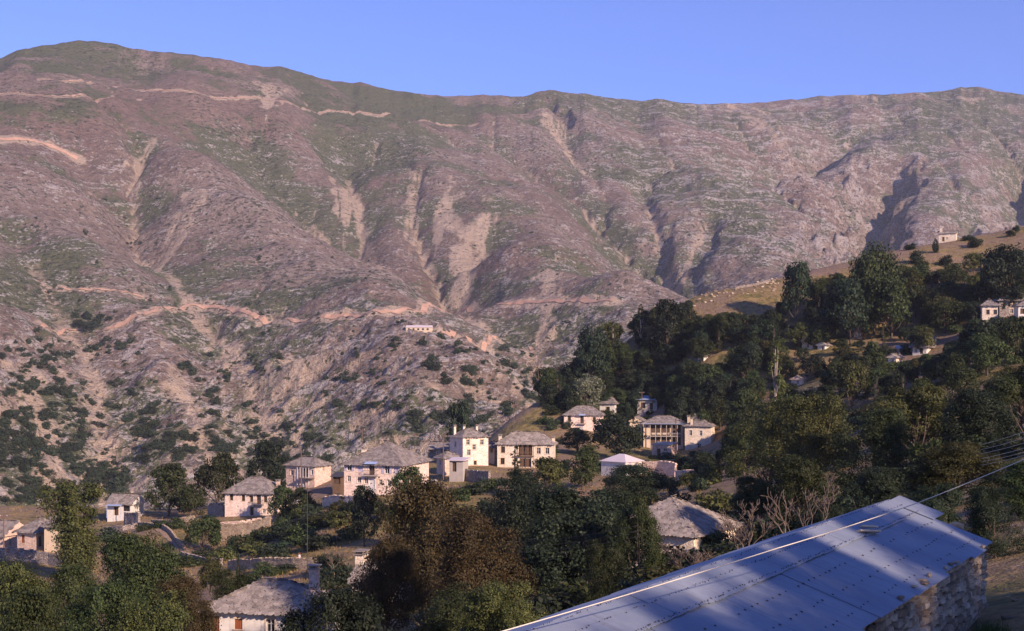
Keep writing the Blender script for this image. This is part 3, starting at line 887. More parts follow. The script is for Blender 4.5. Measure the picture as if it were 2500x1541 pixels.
            for k in range(n):
                xa = x0+.05+(x1-x0-.1)*k/n; slab(q, xa+.02, xa+(x1-x0-.1)/n-.02, z0+.1, z1-.1, -.12, -.10)
            dr = q.build('door', M[kw.get('dmat', 'wood')], s.root)
            hb_ = MB(); slab(hb_, x1-.16, x1-.10, z0+(z1-z0)*.45, z0+(z1-z0)*.55, -.10, -.05); hb_.build('handle', M['iron'], dr)
            sm = MB(); e = .16
            slab(sm, x0-e, x1+e, z1+.002, z1+e*1.3, -.05, .04); slab(sm, x0-e, x0-.002, z0, z1, -.05, .035); slab(sm, x1+.002, x1+e, z0, z1, -.05, .035)
            sm.build('stone_surround', M[kw.get('smat', 'plaster_cream')], dr)
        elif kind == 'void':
            q = MB(); slab(q, x0, x1, z0, z1, -.28, -.26); q.build('shade_panel', M['frame_dark'], s.root)  # dark sheet closing the opening, painted in for the shade inside
        elif kind == 'balcony':
            fr = MB(); xm = (x0+x1)/2
            slab(fr, x0, xm-.02, z0, z1, -.22, -.14); slab(fr, xm+.02, x1, z0, z1, -.22, -.14)
            dr = fr.build('door', M[kw.get('dmat', 'frame_dark')], s.root)
            pm = MB()
            for xa, xb in ((x0+.1, xm-.1), (xm+.1, x1-.1)): slab(pm, xa, xb, z0+.8, z1-.12, -.14, -.125)
            pm.build('pane', M['glass'], dr)
            e = kw.get('bw', .9)
            bl = MB(); slab(bl, x0-e, x1+e, z0-.16, z0-.01, 0.002, 1.05)
            for xx_ in (x0-e*.6, x1+e*.6-.12): slab(bl, xx_, xx_+.12, z0-.5, z0-.162, 0.002, .6)
            bo = bl.build('balcony', M['concrete'], s.root)
            rl = MB(); xa, xb = x0-e+.05, x1+e-.05
            for zq in (z0+.08, z0+.92): slab(rl, xa, xb, zq, zq+.05, .96, 1.0); slab(rl, xa, xa+.04, zq, zq+.05, .01, .955); slab(rl, xb-.04, xb, zq, zq+.05, .01, .955)
            nb = max(6, int((xb-xa)/.16))
            for k in range(nb+1):
                xq = xa+(xb-xa-.03)*k/nb; slab(rl, xq, xq+.03, z0, z0+.91, .965, .99)
            rl.build('railing', M['iron'], bo)
            if kw.get('awning'):
                aw = MB(); aw.add([o+ux*(x0-e*.8)+nout*.02+Vector((0,0,z1+.55)), o+ux*(x1+e*.8)+nout*.02+Vector((0,0,z1+.55)), o+ux*(x1+e*.8)+nout*1.15+Vector((0,0,z1+.2)), o+ux*(x0-e*.8)+nout*1.15+Vector((0,0,z1+.2)),
                             o+ux*(x0-e*.8)+nout*.02+Vector((0,0,z1+.6)), o+ux*(x1+e*.8)+nout*.02+Vector((0,0,z1+.6)), o+ux*(x1+e*.8)+nout*1.15+Vector((0,0,z1+.25)), o+ux*(x0-e*.8)+nout*1.15+Vector((0,0,z1+.25))],
                            [(0,1,2,3),(4,7,6,5),(3,2,6,7),(0,3,7,4),(1,5,6,2),(0,4,5,1)])
                aw.build('awning', M['blue'], s.root)
    def make_roof(s):
        Wa, Wb, H, ov = s.wa, s.wb, s.H, s.over
        x0, x1, y0, y1 = -ov, Wa+ov, -ov, Wb+ov
        tp = math.tan(s.pitch); zb = H - ov*tp*.35
        th = .10
        planes = []; mb = MB()
        V = lambda x, y, z: Vector((x, y, z))
        W, D = x1-x0, y1-y0
        if s.roofkind in ('hip', 'gable'):
            alongA = s.ridge == 'A'
            half = (D if alongA else W)/2; long = W if alongA else D
            ht = half*tp
            ins = half*.85 if s.roofkind == 'hip' else 0.0
            if s.roofkind == 'hip': ins = min(ins, long/2-.05)
            if alongA: r0, r1 = V(x0+ins, y0+half, zb+ht), V(x1-ins, y0+half, zb+ht)
            else: r0, r1 = V(x0+half, y0+ins, zb+ht), V(x0+half, y1-ins, zb+ht)
            c = [V(x0,y0,zb), V(x1,y0,zb), V(x1,y1,zb), V(x0,y1,zb)]
            if alongA: polys = [[c[0],c[1],r1,r0],[c[1],c[2],r1],[c[2],c[3],r0,r1],[c[3],c[0],r0]]
            else: polys = [[c[1],c[2],r1,r0],[c[0],c[1],r0],[c[3],c[0],r0,r1],[c[2],c[3],r1]]
            for k, p in enumerate(polys):
                if s.roofkind == 'gable' and len(p) == 3:
                    continue
                planes.append(p)
            # solid roof body
            top = c + [r0, r1]
            bot = [V(p.x, p.y, p.z-th) for p in c]
            vs = top + bot
            if alongA: fs = [(0,1,5,4),(1,2,5),(2,3,4,5),(3,0,4)]
            else: fs = [(1,2,5,4),(0,1,4),(3,0,4,5),(2,3,5)]
            fs += [(6,7,1,0),(7,8,2,1),(8,9,3,2),(9,6,0,3),(9,8,7,6)]
            mb.add(vs, fs)
            s.apex = (r0+r1)/2; s.r0, s.r1 = r0, r1
        else:   # 'shed': one slope falling towards wall A
            ht = D*tp
            c = [V(x0,y0,zb), V(x1,y0,zb), V(x1,y1,zb+ht), V(x0,y1,zb+ht)]
            vs = c + [V(p.x,p.y,p.z-th) for p in c[:2]] + [V(p.x,p.y,zb-th) for p in c[2:]]
            mb.add(vs, [(0,1,2,3),(4,5,1,0),(5,6,2,1),(6,7,3,2),(7,4,0,3),(7,6,5,4)])
            planes = [c]; s.apex = (c[2]+c[3])/2; s.r0, s.r1 = c[3], c[2]
        rm = M[s.roof_mat] if s.roof_mat else s.slate
        s.roof = mb.build('roof', s.wallmat if (s.roofkind == 'gable' and not s.roof_mat) else rm, s.root)
        if s.roof_mat: return
        for p in planes:
            o = p[0]; ex = (p[1]-p[0]).normalized(); Lx = (p[1]-p[0]).length
            top0 = p[3] if len(p) == 4 else p[2]; top1 = p[2]
            mid = (top0 - o); ey = (mid - ex*mid.dot(ex)); Ls = ey.length; ey = ey.normalized()
            # planes that face away from the camera are not slated piece by piece
            nrm = ex.cross(ey)
            wn_ = Matrix.Rotation(-s.psi, 3, 'Z') @ nrm
            cen = s.root.location + Matrix.Rotation(-s.psi, 3, 'Z') @ ((p[0]+p[1]+p[2])/3)
            vis = wn_.dot(-cen) > 0
            a0, a1 = (top0-o).dot(ex), (top1-o).dot(ex)
            f0 = (lambda a0: (lambda t: a0*t))(a0); f1 = (lambda L_, a1: (lambda t: L_ + (a1-L_)*t))(Lx, a1)
            lay_slates(s.roof, (o, ex, ey, f0, f1, Ls), s.slate, s.sw*(1 if vis else 1.8), s.sl*(1 if vis else 1.6), s.single and vis, s.rnd)
        # ridge stones
        rb = MB(); L_ = (s.r1-s.r0).length; n = max(2, int(L_/.5))
        for k in range(n):
            p = s.r0.lerp(s.r1, (k+.5)/n); w_ = L_/n*.52
            e = (s.r1-s.r0).normalized() if L_ > .01 else V(1,0,0); f = V(-e.y, e.x, 0); j = s.rnd.uniform(-.03, .05)
            rb.add([p+e*a_*w_+f*b_*.24+V(0,0,(.0 if abs(b_) else .0)+q+j-.05) for q in (0, .14) for a_, b_ in ((-1,-1),(1,-1),(1,1),(-1,1))], [(4,5,6,7),(0,1,5,4),(1,2,6,5),(2,3,7,6),(3,0,4,7)])
        ro = rb.build('ridge_stones', s.slate, s.roof); ro['kind'] = 'stuff'
    def chimney(s, lx, ly, top, w=.7, dpt=.7, mat='stone', z0=None):
        """in the house's own axes; lx, ly along A and B"""
        zb = s.H - .4 if z0 is None else z0
        q = MB(); q.box(lx-w/2, lx+w/2, ly-dpt/2, ly+dpt/2, zb, top)
        c = q.build('chimney', M[mat], s.roof)
        k = MB(); k.box(lx-w*.66, lx+w*.66, ly-dpt*.66, ly+dpt*.66, top+.003, top+.1)
        for sx in (-1, 1):
            for sy in (-1, 1): k.box(lx+sx*w*.4-.07, lx+sx*w*.4+.07, ly+sy*dpt*.4-.07, ly+sy*dpt*.4+.07, top+.103, top+.35)
        k.box(lx-w*.7, lx+w*.7, ly-dpt*.7, ly+dpt*.7, top+.353, top+.45)
        k.build('chimney_cap', M['slate_pale'], c)
        return s
# ---------------------------------------------------------------- the houses, left to right
h = House('stone_cottage', 'low slate-roofed cottage cut off by the left edge of the view', -75, 8, 42, 1346, 1308, 268, 20, 'gable', 30, ridge='A', wb=7.5, seed=2)
h.opening('B', 25, 1325, .8, 1.2).build()
h = House('stone_cottage', 'small stone cottage with an orange-brown shutter behind the leaning poplar', 42, 88, 107, 1345, 1299, 262, 24, 'hip', 30, ridge='A', wb=7, seed=3)
h.opening('A', 56, 1316, .8, 1.5, 'closed', shmat='wood_red').opening('B', 98, 1322, .9, 1.9, 'door').build()
h = House('plastered_cottage', 'cream plastered cottage gable half hidden by the leaning poplar', 108, 165, 196, 1342, 1286, 258, 14, 'gable', 24, wall='plaster_cream', ridge='A', wb=6, seed=4)
h.opening('A', 150, 1315, .9, 1.3).build()
h = House('white_cottage', 'small white cottage with blue awning beside the dark round trees', 262, 320, 338, 1262, 1231, 338, 12, 'gable', 30, wall='plaster', ridge='A', wb=6.5, seed=5)
h.opening('A', 284, 1248, 1.1, 2.0, 'door', dmat='frame_dark').opening('A', 309, 1241, 1.7, 1.5, 'window', frame='frame_dark', surround=False).build()
q = MB(); q.add([(0.4,-1.5,h.H-.35),(4.2,-1.5,h.H-.35),(4.2,-.05,h.H-.05),(0.4,-.05,h.H-.05),(0.4,-1.5,h.H-.29),(4.2,-1.5,h.H-.29),(4.2,-.05,h.H+.01),(0.4,-.05,h.H+.01)], [(3,2,1,0),(4,5,6,7),(0,1,5,4),(1,2,6,5),(2,3,7,6),(3,0,4,7)])
for xq in (.6, 4.0): q.box(xq-.05, xq+.05, -1.4, -1.3, -.3, h.H-.33)
q.build('awning', M['blue'], h.root)

h = House('stone_house', 'stone house with pointed slate roof and small balcony on the left terrace', 549, 662, 688, 1260, 1204, 300, 13, 'hip', 31, wall='stone_pink', ridge='A', wb=9.2, seed=6, over=.5)
for px_, py_, k in ((565,1214,'w'),(594,1216,'w'),(614,1218,'w'),(648,1219,'w')): h.opening('A', px_, py_, .75, 1.35, 'window', frame='frame_dark')
h.opening('A', 632, 1220, .95, 1.9, 'balcony', bw=.8).opening('A', 615, 1250, .8, 1.8, 'door').opening('A', 644, 1248, .7, .9).opening('A', 580, 1237, .4, .4, 'window', surround=False).build()
h.chimney(h.wa*.97, h.wb*.5, h.H+2.1)
h = House('stone_house', 'low stone house with white-framed porch behind the two wooden poles', 698, 768, 808, 1181, 1137, 333, 30, 'hip', 27, wall='stone', ridge='A', seed=7)
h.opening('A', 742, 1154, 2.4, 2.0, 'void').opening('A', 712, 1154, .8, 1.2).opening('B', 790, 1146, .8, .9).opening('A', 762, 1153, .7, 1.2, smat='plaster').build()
q = MB()
for k in range(5): q.box(h.wa*.45+k*.85-.06, h.wa*.45+k*.85+.06, -.62, -.5, -.5, h.H-.5)
q.box(h.wa*.45-.1, h.wa*.45+3.5, -.64, -.48, .7, .8); q.build('porch_rail', M['frame'], h.root)
q = MB(); q.box(h.wa*.55, h.wa+.0, -1.6, -.02, 1.2, 1.32); q.build('lean_to_roof', M['slate'], h.root)

h = House('stone_house', 'large two-storey pink stone house with lilac shutters and white door', 840, 981, 1047, 1208, 1135, 270, 15, 'hip', 25, wall='stone_pink', ridge='A', seed=8, over=.55, foot=4)
for px_ in (853, 945): h.opening('A', px_, 1140 if px_ < 900 else 1147, .95, 1.5, 'window', shutters=True)
for px_, py_ in ((879,1143),(969,1149)): h.opening('A', px_, py_, 1.2, 1.5, 'closed')
h.opening('A', 908, 1147, 1.1, 2.0, 'balcony', bw=.85, awning=True)
for px_, py_ in ((852,1169),(877,1172),(894,1174),(929,1178),(950,1180)): h.opening('A', px_, py_, .75, 1.1)
h.opening('A', 908, 1186, 1.1, 2.3, 'door', dmat='frame', smat='plaster')
h.opening('B', 1022, 1147, .8, 1.2).opening('B', 1002, 1150, .8, 1.2).opening('B', 1022, 1180, .8, 1.2).build()
h.chimney(h.wa*.2, h.wb*.28, h.H+2.6, .85, .7, 'stone_cream')

h = House('open_shed', 'dark open shed left of the large pink house', 812, 832, 840, 1182, 1163, 318, 12, 'shed', 8, wall='wood', roof_mat='iron', wb=4, seed=50, cat='shed', over=.5)  # dark roof material stands in for the shadow over this shed
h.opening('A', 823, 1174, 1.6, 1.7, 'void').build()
h = House('tower_house', 'tall narrow stone house with three chimneys, left side in shadow', 1098, 1130, 1192, 1142, 1067, 332, 58, 'hip', 27, wall='stone_pink', ridge='B', seed=9, over=.35)
for px_, py_ in ((1143,1080),(1177,1080),(1158,1092)): h.opening('B', px_, py_, .95, 1.3)
h.opening('B', 1145, 1105, .9, 1.4).opening('B', 1160, 1130, .8, 1.0, frame='frame_dark').opening('A', 1112, 1085, .8, 1.2).opening('A', 1110, 1110, .8, 1.2).build()
for lx, ly in ((h.wa*.25, h.wb*.06), (h.wa*.3, h.wb*.4), (h.wa*.4, h.wb*.85)): h.chimney(lx, ly, h.H+2.2, .55, .55, 'stone_cream')
h = House('annex', 'low slate-roofed annex in shadow left of the tall narrow house', 1046, 1092, 1112, 1118, 1096, 345, 20, 'gable', 24, wall='stone_grey', ridge='A', wb=6, seed=10, cat='outbuilding')
h.opening('A', 1070, 1107, .8, .9).build()
h = House('outbuilding', 'small stone outbuilding with hipped slate roof in front of the tall house', 1066, 1086, 1122, 1150, 1117, 318, 60, 'hip', 30, wall='stone', ridge='B', seed=11, cat='outbuilding')
h.opening('A', 1075, 1130, .7, 1.0).opening('B', 1105, 1135, .9, 1.3).build()
h = House('shed', 'little pale shed with open doorway and flat tin roof', 1097, 1130, 1147, 1156, 1124, 308, 18, 'shed', 6, wall='concrete', roof_mat='tin', wb=3.4, seed=12, cat='shed')
h.opening('A', 1109, 1140, 1.0, 2.1, 'void').build()
h = House('annex', 'low white-fronted annex right of the tall narrow house', 1192, 1207, 1216, 1142, 1092, 340, 30, 'gable', 28, wall='plaster', ridge='A', seed=13, cat='outbuilding', wb=4)
h.opening('A', 1200, 1092+8, .8, 1.0).build()

h = House('cream_house', 'cream two-storey house with recessed veranda and a chimney at each end', 1214, 1350, 1362, 1143, 1084, 334, 6, 'hip', 31, wall='stone_cream', slate='slate_pale', ridge='A', wb=8, seed=14, over=.4)
for px_, py_, fm in ((1228,1098,'frame_dark'),(1227,1126,'frame_dark'),(1315,1101,'frame'),(1336,1101,'frame'),(1315,1130,'frame_dark')): h.opening('A', px_, py_, .95, 1.5, 'window', frame=fm)
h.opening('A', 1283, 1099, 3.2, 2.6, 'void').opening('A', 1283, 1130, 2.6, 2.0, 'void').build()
q = MB(); q.box(h.wa*.36, h.wa*.66, -.7, -.02, 2.7, 2.85)
for k in range(4): q.box(h.wa*(.365+.095*k)-.06, h.wa*(.365+.095*k)+.06, -.66, -.54, .0, h.H-.15)
for k in range(14): q.box(h.wa*(.365+.0217*k)-.02, h.wa*(.365+.0217*k)+.02, -.62, -.58, 2.85, 3.7)
q.box(h.wa*.36, h.wa*.66, -.64, -.56, 3.7, 3.78); q.build('veranda', M['wood'], h.root)
h.chimney(.25, h.wb*.5, h.H+1.6, .7, .7, 'stone_cream').chimney(h.wa-.2, h.wb*.5, h.H+1.2, .7, .7, 'stone_cream')

h = House('stone_house', 'pink stone house with dark windows below the pale grey-green tree', 1377, 1470, 1480, 1054, 1013, 420, 6, 'hip', 29, wall='stone_pink', ridge='A', wb=8.5, seed=15)
for px_, py_ in ((1390,1022),(1451,1025),(1390,1045)): h.opening('A', px_, py_, .9, 1.5, 'window', frame='frame_dark')
h.opening('A', 1421, 1025, 1.0, 2.2, 'balcony', bw=.6, awning=True).opening('A', 1417, 1047, 1.2, 1.9, 'door', dmat='frame', smat='plaster').build()
q = MB(); q.box(-3.4, -.02, 1.5, 4.5, -1.5, 1.2); q.box(-3.6, -.01, 1.2, 4.8, 1.203, 1.35); q.build('lean_to', M['stone_grey'], h.root)

h = House('white_house', 'white house in shade with one dark window behind the pink stone house', 1464, 1500, 1512, 1018, 985, 438, 20, 'hip', 28, wall='plaster', ridge='A', wb=8, seed=16)
h.opening('A', 1484, 1001, 1.2, 1.9, 'window', frame='frame_dark').build()
h = House('shaded_house', 'shaded grey house with a pale blue awning roof beside a wooden pole', 1556, 1604, 1612, 1010, 975, 438, 8, 'shed', 8, wall='concrete', roof_mat='blue', wb=6, seed=17, over=.8)
h.opening('A', 1570, 990, 1.4, 1.8, 'window', frame='frame_dark').opening('A', 1590, 992, 1.1, 2.0, 'door', dmat='frame_dark').build()

h = House('balcony_house', 'long house with blue gutter and deep two-storey wooden balconies', 1571, 1669, 1690, 1096, 1034, 402, 7, 'hip', 22, wall='plaster_cream', ridge='A', wb=9, seed=18, over=.6)
h.opening('A', 1579, 1041, .5, .5, 'window', frame='frame_dark', surround=False)
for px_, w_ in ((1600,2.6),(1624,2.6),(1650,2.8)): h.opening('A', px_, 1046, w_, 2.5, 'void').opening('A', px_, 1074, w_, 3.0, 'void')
h.build()
q = MB(); q.box(h.wa*.16, h.wa-.05, -1.3, -.02, 3.45, 3.6); q.box(h.wa*.16, h.wa-.05, -1.3, -1.2, 4.4, 4.48)
for k in range(7): q.box(h.wa*(.17+.135*k)-.08, h.wa*(.17+.135*k)+.08, -1.25, -1.1, -2, h.H-.1)
for k in range(40): q.box(h.wa*(.17+.0206*k)-.02, h.wa*(.17+.0206*k)+.02, -1.28, -1.24, 3.6, 4.4)
q.build('balcony', M['concrete'], h.root)
q = MB(); q.box(-.2, h.wa+.1, -1.75, -.62, h.H-.16, h.H-.06); q.build('gutter', M['blue'], h.root)
h = House('corner_block', 'orange-lit stone block at the right end of the long balcony house', 1672, 1736, 1766, 1096, 1040, 397, 15, 'hip', 24, wall='stone_cream', ridge='A', wb=8.5, seed=19)
for px_, py_ in ((1686,1057),(1711,1058)): h.opening('A', px_, py_, .85, 1.5, 'window', smat='plaster')
h.opening('A', 1707, 1089, 1.0, 1.2).opening('B', 1748, 1060, .9, 1.5).build()
h.chimney(h.wa*.25, h.wb*.05, h.H+1.9, .6, .6, 'stone_cream').chimney(h.wa*.1, h.wb*.3, h.H+2.4, .7, .7, 'plaster_cream')
q = MB(); hx, hy, hz = h.wa*.3, h.wb*.62, h.H+1.4
q.add([(hx-1.6,hy-1.6,hz),(hx+1.6,hy-1.6,hz),(hx+1.6,hy+1.6,hz),(hx-1.6,hy+1.6,hz),(hx,hy,hz+2.0)], [(0,1,4),(1,2,4),(2,3,4),(3,0,4),(3,2,1,0)])
q.build('turret_roof', M['slate'], h.roof)
q = MB(); q.box(hx-1.2, hx+1.2, hy-1.2, hy+1.2, hz-1.6, hz-.003); q.build('turret_wall', M['stone_cream'], h.roof)
h = House('annex', 'narrow yellow-plastered annex left of the long balcony house', 1537, 1567, 1576, 1064, 1028, 412, 12, 'gable', 28, wall='plaster_cream', ridge='B', wb=8, seed=20, cat='outbuilding')
h.opening('A', 1560, 1045, .7, 1.0).build()
h = House('outbuilding', 'flat-topped stone outbuilding below the long balcony house', 1592, 1636, 1653, 1117, 1086, 384, 25, 'shed', 4, wall='stone', roof_mat='concrete', seed=21, cat='outbuilding', over=.25)
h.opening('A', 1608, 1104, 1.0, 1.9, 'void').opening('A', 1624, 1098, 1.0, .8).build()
h = House('hipped_shed', 'low shed with a plain pale pink hipped metal roof above the dark trees', 1468, 1527, 1569, 1152, 1128, 286, 42, 'hip', 24, wall='plaster', roof_mat='tin', ridge='A', seed=22, cat='shed', over=.3, keepy=1143)
h.opening('B', 1538, 1138, .9, 1.3, 'closed', shmat='shutter').opening('B', 1555, 1137, .9, 1.3).build()

# the three nearest slate roofs, slate by slate
h = House('slate_barn', 'big grey slate roof rising behind the bare trees, its ridge leaning left', 1478, 1694, 1800, 1400, 1306, 150, 30, 'hip', 26, wall='stone_cream', slate='slate_pale', ridge='A', single=True, sw=.56, sl=.46, seed=23, over=.5, keepy=1290)
h.opening('A', 1540, 1355, .8, 1.2).opening('A', 1600, 1365, .8, 1.2).build()
h = House('whitewashed_house', 'whitewashed house under a broad sagging slate roof at the bottom edge', 500, 745, 800, 1580, 1497, 122, 14, 'hip', 24, wall='plaster', slate='slate', ridge='A', wb=8.6, single=True, sw=.5, sl=.42, seed=24, over=.55, keepy=1480)
h.opening('A', 526, 1528, .75, 1.7, 'closed', shmat='wood_red').opening('A', 582, 1524, .75, .9, 'closed', shmat='wood_red').opening('A', 660, 1528, .8, 1.2).build()
h.chimney(h.wa*.86, h.wb*.62, h.H+2.95, .8, .6, 'stone')
h = House('gabled_house', 'blue-shaded slate roof with a pale stone end chimney beside the brown tree', 858, 968, 1010, 1490, 1425, 158, 16, 'gable', 30, wall='plaster', slate='slate_pale', ridge='A', wb=7, single=True, sw=.56, sl=.46, seed=25, over=.35, keepy=1432)
h.opening('A', 900, 1455, .8, 1.2).build()
h.chimney(-.05, 3.2, h.H+2.7, 1.0, 1.6, 'stone_cream', z0=-1.5)

# hill top and the far right of the village
h = House('chapel', 'little stone chapel with bell gable alone on the grassy hilltop', 2292, 2334, 2350, 590, 569, 518, 22, 'gable', 20, wall='stone_cream', slate='slate_pale', ridge='A', wb=4.6, seed=26, cat='chapel', keep=True, over=.2)
h.opening('A', 2312, 582, .5, .8).opening('A', 2303, 584, .8, 1.6, 'door').build()
q = MB(); q.box(.2, 1.0, 1.4, 2.2, h.H-.2, h.H+2.4); q.box(.0, 1.2, 1.2, 2.4, h.H+2.403, h.H+2.55); q.build('bell_gable', M['stone_cream'], h.root)
h = House('long_house', 'long grey house with many dark windows at the right edge', 2440, 2560, 2590, 768, 733, 408, 5, 'hip', 27, wall='stone_grey', ridge='A', wb=9, seed=27, over=.5)
for px_ in (2452,2464,2476,2488,2498): h.opening('A', px_, 743, .8, 1.5, 'window', frame='frame_dark')
h.opening('A', 2470, 760, .9, 1.2).build()
h = House('pink_cottage', 'small pale pink cottage with two arched windows beside the long grey house', 2398, 2436, 2446, 770, 745, 398, 14, 'hip', 28, wall='stone_cream', ridge='A', wb=6, seed=28)
for px_ in (2412,2430): h.opening('A', px_, 762, .9, 1.3, 'window', frame='frame_dark')
h.build()
h = House('white_cottage', 'white cottage corner with dark arch cut off by the right edge', 2486, 2540, 2552, 772, 745, 392, 8, 'hip', 25, wall='plaster', ridge='A', wb=6, seed=29)
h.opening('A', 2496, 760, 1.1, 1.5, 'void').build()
h = House('white_house', 'white house under a pointed slate roof with a slim white chimney', 2228, 2262, 2300, 864, 845, 405, 35, 'hip', 32, wall='plaster', ridge='A', seed=30, over=.7)
h.opening('A', 2249, 857, 1.0, 1.6, 'door', dmat='frame_dark').opening('A', 2236, 856, .8, 1.0).build()
h.chimney(h.wa*.75, h.wb*.75, h.H+2.9, .45, .45, 'plaster')
h = House('tin_shed', 'low blue-roofed shed left of the white house with slim chimney', 2196, 2226, 2232, 868, 850, 412, 6, 'shed', 8, wall='stone', roof_mat='blue', wb=5, seed=31, cat='shed')
h.opening('A', 2190, 858, 1.2, 1.6, 'void').build()
for args in (
 ('stone_house', 'narrow grey stone house with slate roof among trees below the willow-like crown', 2074, 2102, 2112, 832, 804, 440, 22, 'hip', 28, 'stone_grey', 32, (2090, 818)),
 ('stone_cottage', 'yellowish cottage with steep slate roof deep in the hillside wood', 1958, 1984, 2004, 858, 832, 436, 40, 'gable', 34, 'stone_cream', 33, (1972, 845)),
 ('stone_cottage', 'tiny lit cottage with slanting grey roof in the upper wood', 2190, 2215, 2228, 792, 775, 448, 30, 'gable', 26, 'stone_cream', 34, (2204, 784)),
 ('stone_cottage', 'small low cottage with one lit gable right of the yellowish cottage', 1996, 2014, 2026, 858, 842, 424, 40, 'gable', 30, 'plaster', 35, (2008, 850)),
 ('white_house', 'half-hidden white house with bright corner in the middle of the wood', 1704, 1718, 1736, 894, 868, 440, 60, 'hip', 30, 'plaster', 36, (1726, 880)),
 ('stone_cottage', 'low red-brown cottage roof peeping out beside the pale tall poplar', 1932, 1962, 1990, 942, 926, 372, 40, 'gable', 24, 'stone', 37, (1948, 934)),
 ('stone_cottage', 'sliver of a lit cottage wall in the left part of the wood', 1612, 1634, 1650, 884, 866, 455, 40, 'gable', 30, 'stone_cream', 39, (1624, 875)),
 ('stone_cottage', 'lit stone wall and slate roof below the white house with slim chimney', 2168, 2188, 2204, 892, 872, 400, 40, 'gable', 30, 'stone_cream', 40, (2180, 882)),
):
    n_, lb, pl, pn, pr, ba, ea, d_, ps, rk, pi_, wl, sd_, op = args
    d_ = thit(pn, ba) + 1.5
    h = House(n_, lb, pl, pn, pr, ba, ea, d_, ps, rk, pi_, wl, ridge='A' if rk == 'hip' else 'B', seed=sd_, keepy=(ba+ea)/2, keep=(sd_ != 39))
    h.opening('A', op[0], op[1], .8, 1.1).build()
h = House('long_barn', 'long low barn with pale roof across the valley under the dirt road', 991, 1053, 1057, 808, 799, mhit(1024, 810).y, 6, 'gable', 24, wall='plaster_cream', roof_mat='tin', ridge='A', wb=7, seed=41, cat='barn', keep=False, over=.3, foot=6)
for k in range(5): h.opening('A', 998+k*11.5, 804, 1.6, 1.6, 'window', frame='frame_dark', surround=False)
h.build()
# ================================================================ trees
def leaf_mat(name, dark, light, bright, trans=0.3, spread=0.35, hue=0.05):
    m, nt, b = new_mat(name)
    g = nd(nt, 'ShaderNodeNewGeometry'); oi = nd(nt, 'ShaderNodeObjectInfo')
    tc = coords(nt, 'World')
    n1 = noise(nt, tc, 0.35, 3, 0.6)
    r = mth(nt, 'MULTIPLY_ADD', n1, 0.9, -0.2)
    r = mth(nt, 'ADD', mth(nt, 'MULTIPLY', g.outputs['Random Per Island'], 0.6), r)
    c = ramp(nt, r, [(0.1, dark), (0.55, light), (0.95, bright)])
    hs = nd(nt, 'ShaderNodeHueSaturation')
    lk(nt, mth(nt, 'MULTIPLY_ADD', oi.outputs['Random'], hue, 0.5-hue/2), hs.inputs['Hue'])
    lk(nt, mth(nt, 'MULTIPLY_ADD', oi.outputs['Random'], spread*2, 1-spread), hs.inputs['Value'])
    lk(nt, c, hs.inputs['Color'])
    lk(nt, hs.outputs[0], b.inputs['Base Color'])
    b.inputs['Roughness'].default_value = 0.6
    b.inputs['Specular IOR Level'].default_value = 0.25
    tr = nd(nt, 'ShaderNodeBsdfTranslucent'); lk(nt, hs.outputs[0], tr.inputs['Color'])
    ms = nd(nt, 'ShaderNodeMixShader'); ms.inputs[0].default_value = trans
    out = nt.nodes['Material Output']
    lk(nt, b.outputs[0], ms.inputs[1]); lk(nt, tr.outputs[0], ms.inputs[2]); lk(nt, ms.outputs[0], out.inputs['Surface'])
    return m
M['leaf'] = leaf_mat('leaf_green', (0.020, 0.031, 0.011), (0.043, 0.060, 0.019), (0.092, 0.102, 0.032))
M['leaf_olive'] = leaf_mat('leaf_olive', (0.030, 0.036, 0.012), (0.070, 0.075, 0.022), (0.135, 0.125, 0.038))
M['leaf_brown'] = leaf_mat('leaf_brown', (0.028, 0.022, 0.0085), (0.064, 0.047, 0.018), (0.118, 0.079, 0.028), spread=.1, hue=.012)
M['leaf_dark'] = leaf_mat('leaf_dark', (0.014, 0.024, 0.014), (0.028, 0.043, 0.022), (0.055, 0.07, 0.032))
M['leaf_bush'] = leaf_mat('leaf_bush', (0.020, 0.032, 0.018), (0.040, 0.056, 0.028), (0.07, 0.082, 0.04))
M['leaf_pale'] = leaf_mat('leaf_pale', (0.085, 0.10, 0.06), (0.17, 0.18, 0.11), (0.30, 0.29, 0.19), spread=.05)
M['leaf_lime'] = leaf_mat('leaf_lime', (0.045, 0.06, 0.018), (0.095, 0.12, 0.03), (0.17, 0.19, 0.055), spread=.1)

